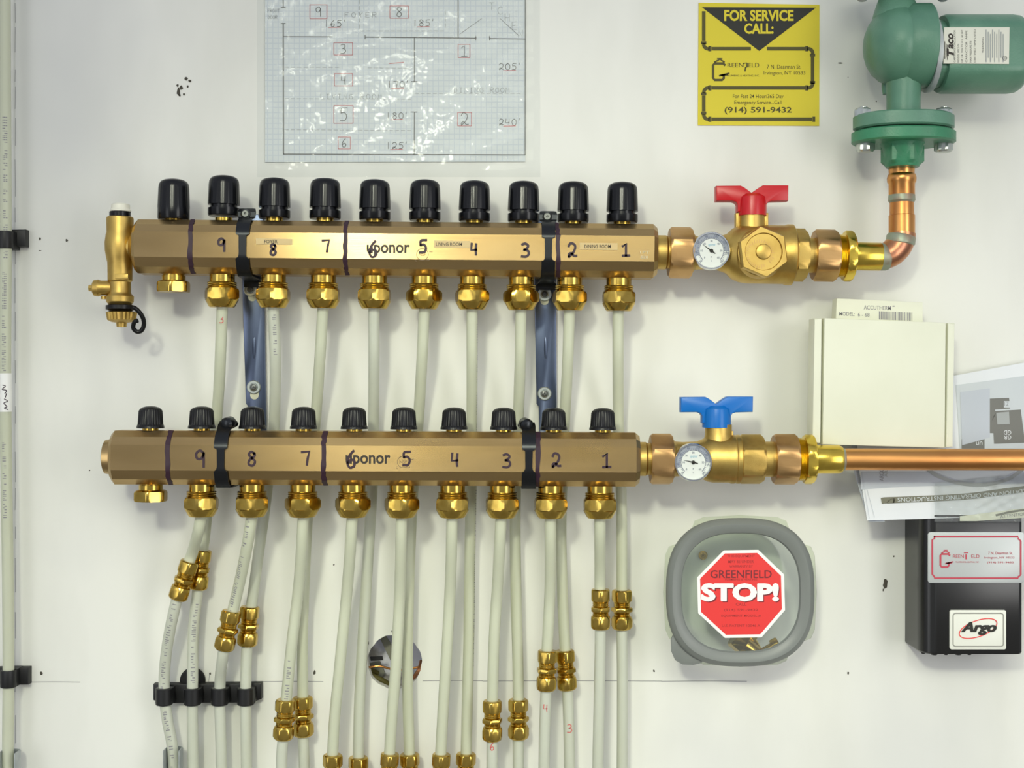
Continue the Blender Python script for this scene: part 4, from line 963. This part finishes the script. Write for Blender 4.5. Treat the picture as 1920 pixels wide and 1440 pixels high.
# sleeve: a thin sheet with real ripples
m = MB(); rows = []
x0_, x1_, y0_, y1_ = 482, 1013, -130, 332; nx, ny = 110, 100
rnd = random.Random(3); wv = [(rnd.uniform(.015, .06), rnd.uniform(.03, .11), rnd.uniform(0, 6), rnd.uniform(.00006, .00022)) for _ in range(9)]
for j in range(ny + 1):
    row = []
    for i in range(nx + 1):
        x = x0_ + (x1_ - x0_) * i / nx; y = y0_ + (y1_ - y0_) * j / ny
        h = sum(a_ * math.sin(fx * x + fy * y + ph) for fx, fy, ph, a_ in wv)
        for cx, cy, rx, ry, am in ((770, 92, 120, 12, .0012), (690, 45, 90, 14, .0009), (880, 22, 80, 14, .0009), (700, 295, 110, 12, .0012), (560, 60, 60, 20, .0006), (740, 270, 40, 10, .0006)):
            h += am * math.exp(-((x - cx) / rx) ** 2 - ((y - cy - .08 * (x - cx)) / ry) ** 2)
        ed = min(x - x0_, x1_ - x, y1_ - y); 
        row.append(P(x, y, max(.0004, (DPP + .0011 + h) if ed > 8 else .0008 + h * .3)))
    rows.append(row)
m.grid(rows, 0, False)
tag(build('plastic_sleeve', m, M['sheet'], None, None, 60), 'clear rippled plastic sleeve over the floor plan, above the upper manifold', 'sleeve')

# ------------------------------------------------------------------ white carton on the copper pipe, small carton on top of it
t = thing('white_carton', P(1658, 838, .04), 'large plain white carton standing on the copper pipe', 'box')
dF = .064
m = MB(); m.prism([(1527, 597), (1790, 606), (1786, 838), (1523, 832)], PL(dF - .016), FY, .0245, .0006)
build('box_body', m, M['carton'], t)
m = MB(); m.prism([(1546, 596.5), (1773.5, 605), (1771.5, 840), (1542.5, 833.5)], PL(dF), FY, .0159, .0007); build('lid', m, M['carton'], t)
m = MB(); m.prism([(1527.5, 599), (1541, 597), (1538.5, 831), (1523.5, 829)], PL(dF - .0006), FY, .0153, .0008); build('side_flap', m, M['carton'], t)
m = MB(); m.prism([(1777.5, 606), (1790, 607), (1786.5, 838), (1774, 839)], PL(dF - .0006), FY, .0153, .0008); build('side_flap', m, M['carton'], t)
m = MB()
for y_, h in ((661, 22), (773, 20)): m.rect(1774, y_, 1777.5, y_ + h, PL(dF - .0155))
build('slit', m, M['dark'], t)
t = thing('small_carton', P(1648, 600, .04), 'small flat white carton with a bar code, on top of the large white carton', 'box')
ds = .040
zt_ = P(0, 603, ds).z
m = MB(); m.prism([(1569, 559.5), (1730, 567), (1730.5, 610), (1567, 603)], PL(ds), FY, .018, .0005); build('box_body', m, M['carton'], t)
F = PL(ds + .0002); m = MB(); m.text('ACCUTHERM', 1645, 577, 51, 8, F, 0, .03, .01); m.line((1674, 574), (1677, 574), 2, F)
m.text('MODEL:', 1588, 588.5, 29, 7, F, 0, .03, .01); m.text('6 - 68', 1619.5, 590, 22, 7, F, 0, .03, .01)
x = 1648
while x < 1710:
    w_ = random.choice((.8, 1.2, 1.8, 2.4)); m.rect(x, 583.5 + (x - 1648) * .04, x + w_, 599 + (x - 1648) * .04, F); x += w_ + random.choice((.8, 1.2, 1.6))
build('print', m, M['ink'], t)

# ------------------------------------------------------------------ leaflets and plastic bag behind the pipe
def leafF(off): return lambda x, y: P(x, y, .009 + .012 * (y - 690) / 170 * (y < 860) + (.012 + .039 * (y - 860) / 116) * (y >= 860) + off)
m = MB(); FB = leafF(-.0035)
rows = []
for j in range(13):
    y = 700 + 278 * j / 12; xa = 1592 + (8 * (y - 700) / 180 if y < 880 else 8 + 29 * (y - 880) / 98)
    rows.append([FB(xa, y), FB(xa + 30, y)])
back = [[p + Vector((0, .0006, 0)) for p in r] for r in rows]
m.grid(rows, 0, False); m.grid(back, 0, False)
for q_ in (0, -1): m.grid([rows[q_], back[q_]], 0, False); m.grid([[r[q_] for r in rows], [r[q_] for r in back]], 0, False)
tag(build('leaflet', m, M['g5']), 'pale folded leaflet behind the printed booklet, left edge showing', 'leaflet')
t = thing('instruction_booklet', P(1770, 970, .045), 'printed black and white instruction booklet hanging upside down behind the copper pipe', 'booklet')
m = MB(); F0 = leafF(0); rows = []
for j in range(13):
    row = []
    for i in range(9):
        x = i / 8; xa = 1608 + 18 * max(0, (j - 6) / 6); xx = xa + (1960 - xa) * x; yt = 706 - 26 * max(0, (xx - 1780) / 140); yb = 976 - 10 * x
        row.append(F0(xx, yt + (860 - yt) * j / 6 if j <= 6 else 860 + (yb - 860) * (j - 6) / 6))
    rows.append(row)
m.grid(rows, 0, False); m.grid([[p + Vector((0, .0012, 0)) for p in r] for r in rows], 0, False)
for r_ in (0, -1): m.grid([rows[r_], [p + Vector((0, .0012, 0)) for p in rows[r_]]], 0, False)
for c_ in (0, -1): m.grid([[r[c_] for r in rows], [r[c_] + Vector((0, .0012, 0)) for r in rows]], 0, False)
build('page', m, M['paper'], t)
m = MB(); F1 = leafF(.0004); F2 = leafF(.0007); F3 = leafF(.0010)
m.poly([(1792, 722), (1960, 700), (1960, 845), (1800, 845)], F1, 0)                          # pale photo ground
m.poly([(1800, 735), (1856, 728), (1856, 820), (1804, 836)], F2, 4)
m.poly([(1841, 748), (1892, 746), (1894, 766), (1866, 768), (1866, 812), (1847, 812)], F2, 2); m.rect(1882, 752, 1894, 764, F3, 0)
m.text('12', 1887, 757, 8, 8, leafF(.0012), 3)
m.poly([(1860, 771), (1914, 768), (1922, 830), (1864, 832)], F2, 2); m.poly([(1868, 774), (1892, 772), (1893, 795), (1870, 796)], F3, 1)
m.text('GD', 1889, 811, 14, 8, F3, 5, PI); m.text('GR', 1889, 820, 14, 7, F3, 5, PI)
m.rect(1803, 823, 1846, 845, F2, 2); m.text('un', 1836, 831, 12, 6, F3, 5)
m.poly([(1812, 800), (1838, 790), (1842, 818), (1812, 820)], F2, 1)
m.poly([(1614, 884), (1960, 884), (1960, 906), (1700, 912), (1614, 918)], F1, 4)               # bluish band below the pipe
m.ribbon([(1740, 880), (1760, 893), (1800, 906), (1850, 908), (1890, 898), (1915, 882)], 7, F2, 1); m.poly([(1746, 880), (1765, 890), (1802, 902), (1848, 904), (1884, 894), (1908, 880)], F2, 0)
m.text('ARGO', 1653, 890, 24, 8, F2, 3, -PI / 2); m.text('AR', 1661, 888, 12, 6, F2, 1, -PI / 2)
m.ribbon([(1656, 938.5), (1661, 938), (1690, 937), (1760, 934), (1820, 930), (1880, 922), (1960, 912)], 11.5, F2, 6); m.poly([(1653, 938.5), (1664, 933), (1680, 932), (1680, 943), (1664, 944)], F2, 6)
tx = 'INSTALLATION AND OPERATING INSTRUCTIONS'
def curveF(x, y):
    t_ = (x - 1683) / 260; yb = 937 - 5 * t_ - 14 * t_ * t_; return F3(x, yb + y)
m.text(tx, 1820, 0, 274, 8, curveF, 0, PI, .012)
m.line((1616, 885), (1630, 972), .8, F2, 4); m.line((1625, 915), (1640, 970), .8, F2, 4)
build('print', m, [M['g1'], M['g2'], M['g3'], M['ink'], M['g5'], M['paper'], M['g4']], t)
m = MB(); rows = []; rnd = random.Random(5)
for j in range(41):
    row = []
    for i in range(51):
        x = 1752 + 215 * i / 50; y = 905 - 22 * i / 50 + (978 - 905 + 22 * i / 50) * j / 40
        h = .0022 * abs(math.sin(.09 * x + .16 * y)) * math.exp(-((x - 1870) / 45) ** 2 - ((y - 945) / 25) ** 2) + .0008 * math.sin(.21 * x - .3 * y) + rnd.uniform(0, .00025)
        row.append(leafF(.0028)(x, y) + FY * max(0, h))
    rows.append(row)
m.grid(rows, 0, False); tag(build('plastic_bag', m, M['bag'], None, None, 60), 'crumpled clear plastic bag end at the right edge, over the booklet', 'bag')
t = thing('folded_leaflet', P(1870, 975, .06), 'narrow folded leaflet strip just above the black control box', 'leaflet')
m = MB(); F1 = leafF(.0012); m.prism([(1800, 968), (1960, 948), (1960, 968), (1830, 977), (1800, 977)], F1, FY, .0008); build('page', m, M['carton'], t)
m = MB(); m.ribbon([(1868, 966), (1900, 959), (1960, 951)], 4, leafF(.0015), 0); m.text('ATTENTION', 1900, 966, 50, 6, leafF(.0016), 1, -.12)
build('print', m, [M['g4'], M['ink']], t)

# ------------------------------------------------------------------ black control box
t = thing('control_box', P(1815, 1100, 0), 'black control box with a silver label plate, below the leaflets at the right edge', 'control box')
bx0 = P(1697, 0, 0).x; DC = .058; bx1 = P(1918, 0, DC).x; bz0 = P(0, 1227, DC).z; bz1 = P(0, 966, DC).z
plan = [(bx0, 0)] + [(bx0, -.039)] + [(bx0 + .015 - .015 * math.cos(a), -.043 - .015 * math.sin(a)) for a in [PI / 2 * i / 8 for i in range(9)]] + [(bx1 - .004 + .004 * math.sin(a), -.054 - .004 * math.cos(a)) for a in [PI / 2 * i / 5 for i in range(6)]] + [(bx1, 0)]
m = MB(); pc = Vector(((bx0 + bx1) / 2, -.02, 0))
rows = []
for z, s_ in ((bz0, .975), (bz0 + .0016, 1), (bz1 - .0016, 1), (bz1, .975)): rows.append([Vector((pc.x + (x - pc.x) * s_, min(0, pc.y + (y - pc.y) * s_) if y else 0, z)) for x, y in plan])
m.grid(rows, 0, True, True, True); build('cover', m, M['box'], t)
m = MB()
for i, (x, r_) in enumerate(((1735, 5), (1752, 8), (1774, 5), (1797, 8), (1818, 5))): m.lathe([(-.003, r_ * .0005), (.0008, r_ * .0005), (.0022, r_ * .00035)], Vector((P(x, 0, .05).x, -.049 if x > 1745 else -.043, bz0)), -Z, 16)
build('vent_stud', m, M['satin'], t)
F = PL(.0588); m = MB(); m.prism(rrect(1740, 998, 1921, 1093, 5), F, FY, .0012, .0002); lp = build('label_plate', m, M['silver'], t, 'silver label plate with crimson border')
F = PL(.0592); m = MB()
bd = [(1752, 1006), (1909, 1006), (1909, 1010), (1914, 1014), (1914, 1078), (1909, 1082), (1909, 1084), (1752, 1084), (1752, 1081), (1748, 1077), (1748, 1012), (1752, 1010), (1752, 1006)]
m.ribbon(bd, 3.2, F, 0, 0); glogo(m, 1761, 1035, .78, F, 0)
m.text('REEN', 1797, 1043, 20, 6.5, F, 1); m.text('ELD', 1829, 1043, 15, 6.5, F, 1); m.line((1811.5, 1040), (1811.5, 1048), 2.6, F, 0); m.line((1808, 1036.5), (1815, 1036.5), 1.6, F, 0)
m.text('PLUMBING & HEATING, INC.', 1814, 1054, 44, 3.2, F, 1)
m.text('7 N. Dearman St.', 1876, 1037, 46, 5, F, 1); m.text('Irvington, NY 10533', 1874, 1046, 56, 5, F, 1); m.text('(914) 591-9432', 1876, 1055, 50, 4.6, F, 1)
build('print', m, [M['crimson'], M['crimson']], lp)
m = MB(); m.prism(rrect(1781, 1144, 1887, 1218, 4), PL(.0600), FY, .0024, .0006); bg_ = build('badge', m, M['badge'], t, 'white badge with lettering and red oval')
m = MB(); m.ribbon(rrect(1787, 1150, 1881.5, 1212, 5) + [(1876, 1150)], 2.2, PL(.0603), 0, 0); build('badge_line', m, M['badge_rim'], bg_)
F = PL(.0604); m = MB()
el = []
for i in range(41):
    a = 2 * PI * i / 40; x_ = 37 * math.cos(a); y_ = 15 * math.sin(a); c_, s_ = math.cos(-.33), math.sin(-.33); el.append((1834 + x_ * c_ - y_ * s_, 1178.5 + x_ * s_ + y_ * c_))
m.ribbon(el, 1.8, F, 1, 0); m.text('Argo', 1834.5, 1178.5, 66, 25, PL(.0606), 0, 0, .03, .3); m.text('Argo', 1836, 1178.5, 66, 25, PL(.06065), 0, 0, .03, .3)
build('lettering', m, [M['black_ink'], M['sticker_red']], bg_)

# ------------------------------------------------------------------ clear tub with grey-rimmed lid, screwed to the board
tc_ = (1388.5, 1111); dR = .062
def sq_(r, n_=72, p=2.65, sx_=1, sy_=1, ox=0, oy=0):
    o = []
    for i in range(n_):
        a = 2 * PI * i / n_; c_, s_ = math.cos(a), math.sin(a)
        rr = r / (abs(c_) ** p + abs(s_) ** p) ** (1 / p); o.append((tc_[0] + ox + rr * c_ * sx_, tc_[1] + oy + rr * s_ * sy_))
    return o
t = thing('plastic_tub', P(tc_[0], tc_[1], 0), 'clear square food tub with grey-rimmed lid and stop sticker, screwed to the board', 'container')
def loopP(r, d, **kw):   # radius in pixels at the lid's depth
    kk = K(dR); return [Vector((P(tc_[0], tc_[1], dR).x, -d, P(tc_[0], tc_[1], dR).z)) + Vector(((x - tc_[0]) * kk, 0, -(y - tc_[1]) * kk)) for x, y in sq_(r, **kw)]
m = MB(); m.grid([loopP(104, .0008), loopP(108, .004), loopP(126, .054), loopP(130, .056), loopP(136, .0565), loopP(136, .055)], 0, True, True); 
for sgx, sgy in ((0, -1), (-1, 0), (1, 0), (0, 1)):
    a = 92; o_ = 147
    pl = [(-a, 120), (-a + 6, 136), (-a + 22, o_ - 4), (0, o_), (a - 22, o_ - 4), (a - 6, 136), (a, 120)]
    q_ = [(tc_[0] + (x if sgy else sgx * (y - 6 + (4 if sgx < 0 else 2))), tc_[1] + (sgy * (y - (2 if sgy < 0 else 8)) if sgy else x)) for x, y in pl]
    m.prism(q_, PL(.0555), FY, .0012)
build('tub', m, M['tub'], t, 'clear plastic tub')
m = MB(); m.grid([loopP(r, d) for r, d in ((138, .056), (139, .058), (139.5, .060), (138.5, .0625), (135, .0648), (129, .0672), (121, .0668), (112.5, .064), (110.5, .0605), (112, .0595), (132, .0585), (136, .056))] + [loopP(138, .056)], 0, True)
build('lid_rim', m, M['grey_rim'], t)
m = MB(); m.prism([(1262, 1190), (1275, 1200), (1300, 1225), (1318, 1238), (1316, 1243), (1300, 1247), (1280, 1246), (1266, 1238), (1259, 1222), (1258, 1200)], PL(.060), FY, .002, .0005); build('lid_tab', m, M['grey_rim'], t)
m = MB(); m.grid([loopP(111, .061), loopP(108, .0605), loopP(104, .060), loopP(60, .0602)], 0, True, False, True); build('lid_window', m, M['lid'], t, 'clear lid panel')
dS = .0608
octo = [(1357, 1032), (1422, 1031), (1470, 1077), (1472, 1144), (1428, 1195), (1359, 1196), (1309, 1150), (1307, 1083)]
m = MB(); m.prism(octo, PL(dS), FY, .0004); st_ = build('stop_sticker', m, M['sticker_white'], t, 'red octagonal stop sticker')
m = MB(); inn = [(1389 + (x - 1389) * .93, 1113.5 + (y - 1113.5) * .93) for x, y in octo]; m.poly(inn, PL(dS + .0002), 0)
F = PL(dS + .0004)
for st, y_, wd, h, mi in (('THIS EQUIPMENT', 1043, 52, 5.5, 1), ('MAY BE UNDER', 1053, 48, 5.5, 1), ('WARRANTY BY', 1062, 44, 5, 1), ('PLUMBING & HEATING', 1086.5, 60, 4, 1), ('CALL', 1133, 20, 5.5, 1), ('(914) 591-9432', 1144, 64, 5.5, 1), ('EQUIPMENT MODEL #', 1155, 74, 5, 1), ('U.S. PATENT 12046 A', 1173, 72, 4.5, 1)):
    m.text(st, 1389.5, y_, wd, h, F, mi, 0, .012)
m.text('GREENFIELD', 1389.5, 1076.5, 115, 15, F, 2, 0, .012)
m.text('STOP!', 1390, 1113, 144, 33, F, 2, 0, .045)
for ox_, oy_ in ((-1.1, 0), (1.1, 0), (0, -.8), (0, .8)): m.text('STOP!', 1387.5 + ox_, 1110.5 + oy_, 144, 33, PL(dS + .0006 + ox_ * 1e-5 + oy_ * 2e-5), 3, 0, .035)
build('print', m, [M['sticker_red'], M['sticker_mid'], M['sticker_dark'], M['sticker_white']], st_)
m = MB(); kk = K(.004); o = P(1318, 1041, .001); m.lathe([(0, 8.5 * kk), (2 * kk, 8.5 * kk), (5 * kk, 6 * kk), (6 * kk, .1 * kk)], o, FY, 20); m.prism([(1313, 1040), (1323, 1040), (1323, 1042.4), (1313, 1042.4)], PL(.0046), FY, .0006); m.prism([(1317, 1036), (1319.4, 1036), (1319.4, 1046.5), (1317, 1046.5)], PL(.0046), FY, .0006)
build('fixing_screw', m, M['brass'], t)
# brass fittings lying inside the tub
kk = K(.03); zf = P(0, 1229, .03).z
m = MB(); o = P(1390, 1209, .036); ax = Vector((.75, .0, -.65)).normalized()
hx(m, [(-14, 8), (-14, 15, 14), (-11, 17, 14), (4, 17, 14), (5, 13), (24, 13), (24, 8)], o + Z * .002, ax, .2, kk * 1.25); tag(build('brass_fitting', m, M['brass']), 'chunky brass fitting lying in the tub, just below the stop sticker', 'fitting', 'brass fittings inside the tub')
m = MB(); hx(m, [(0, 5), (0, 6), (30, 7), (31, 11), (33, 12, 11), (42, 12, 11), (44, 10, 11), (44, 5)], P(1418, 1229, .036), Vector((.86, -.1, .5)), .2, kk * 1.1); tag(build('brass_fitting', m, M['brass']), 'slim brass fitting at the right bottom inside the tub', 'fitting', 'brass fittings inside the tub')
m = MB(); hx(m, [(0, 6), (0, 12, 11), (12, 12, 11), (12, 6)], P(1404, 1190, .028), Vector((.5, .1, -.85)), .4, kk); hx(m, [(12, 8), (36, 8), (36, 5)], P(1404, 1190, .028), Vector((.5, .1, -.85)), .4, kk); tag(build('brass_fitting', m, M['yellowbrass']), 'bright brass fitting half hidden behind the chunky one in the tub', 'fitting', 'brass fittings inside the tub')
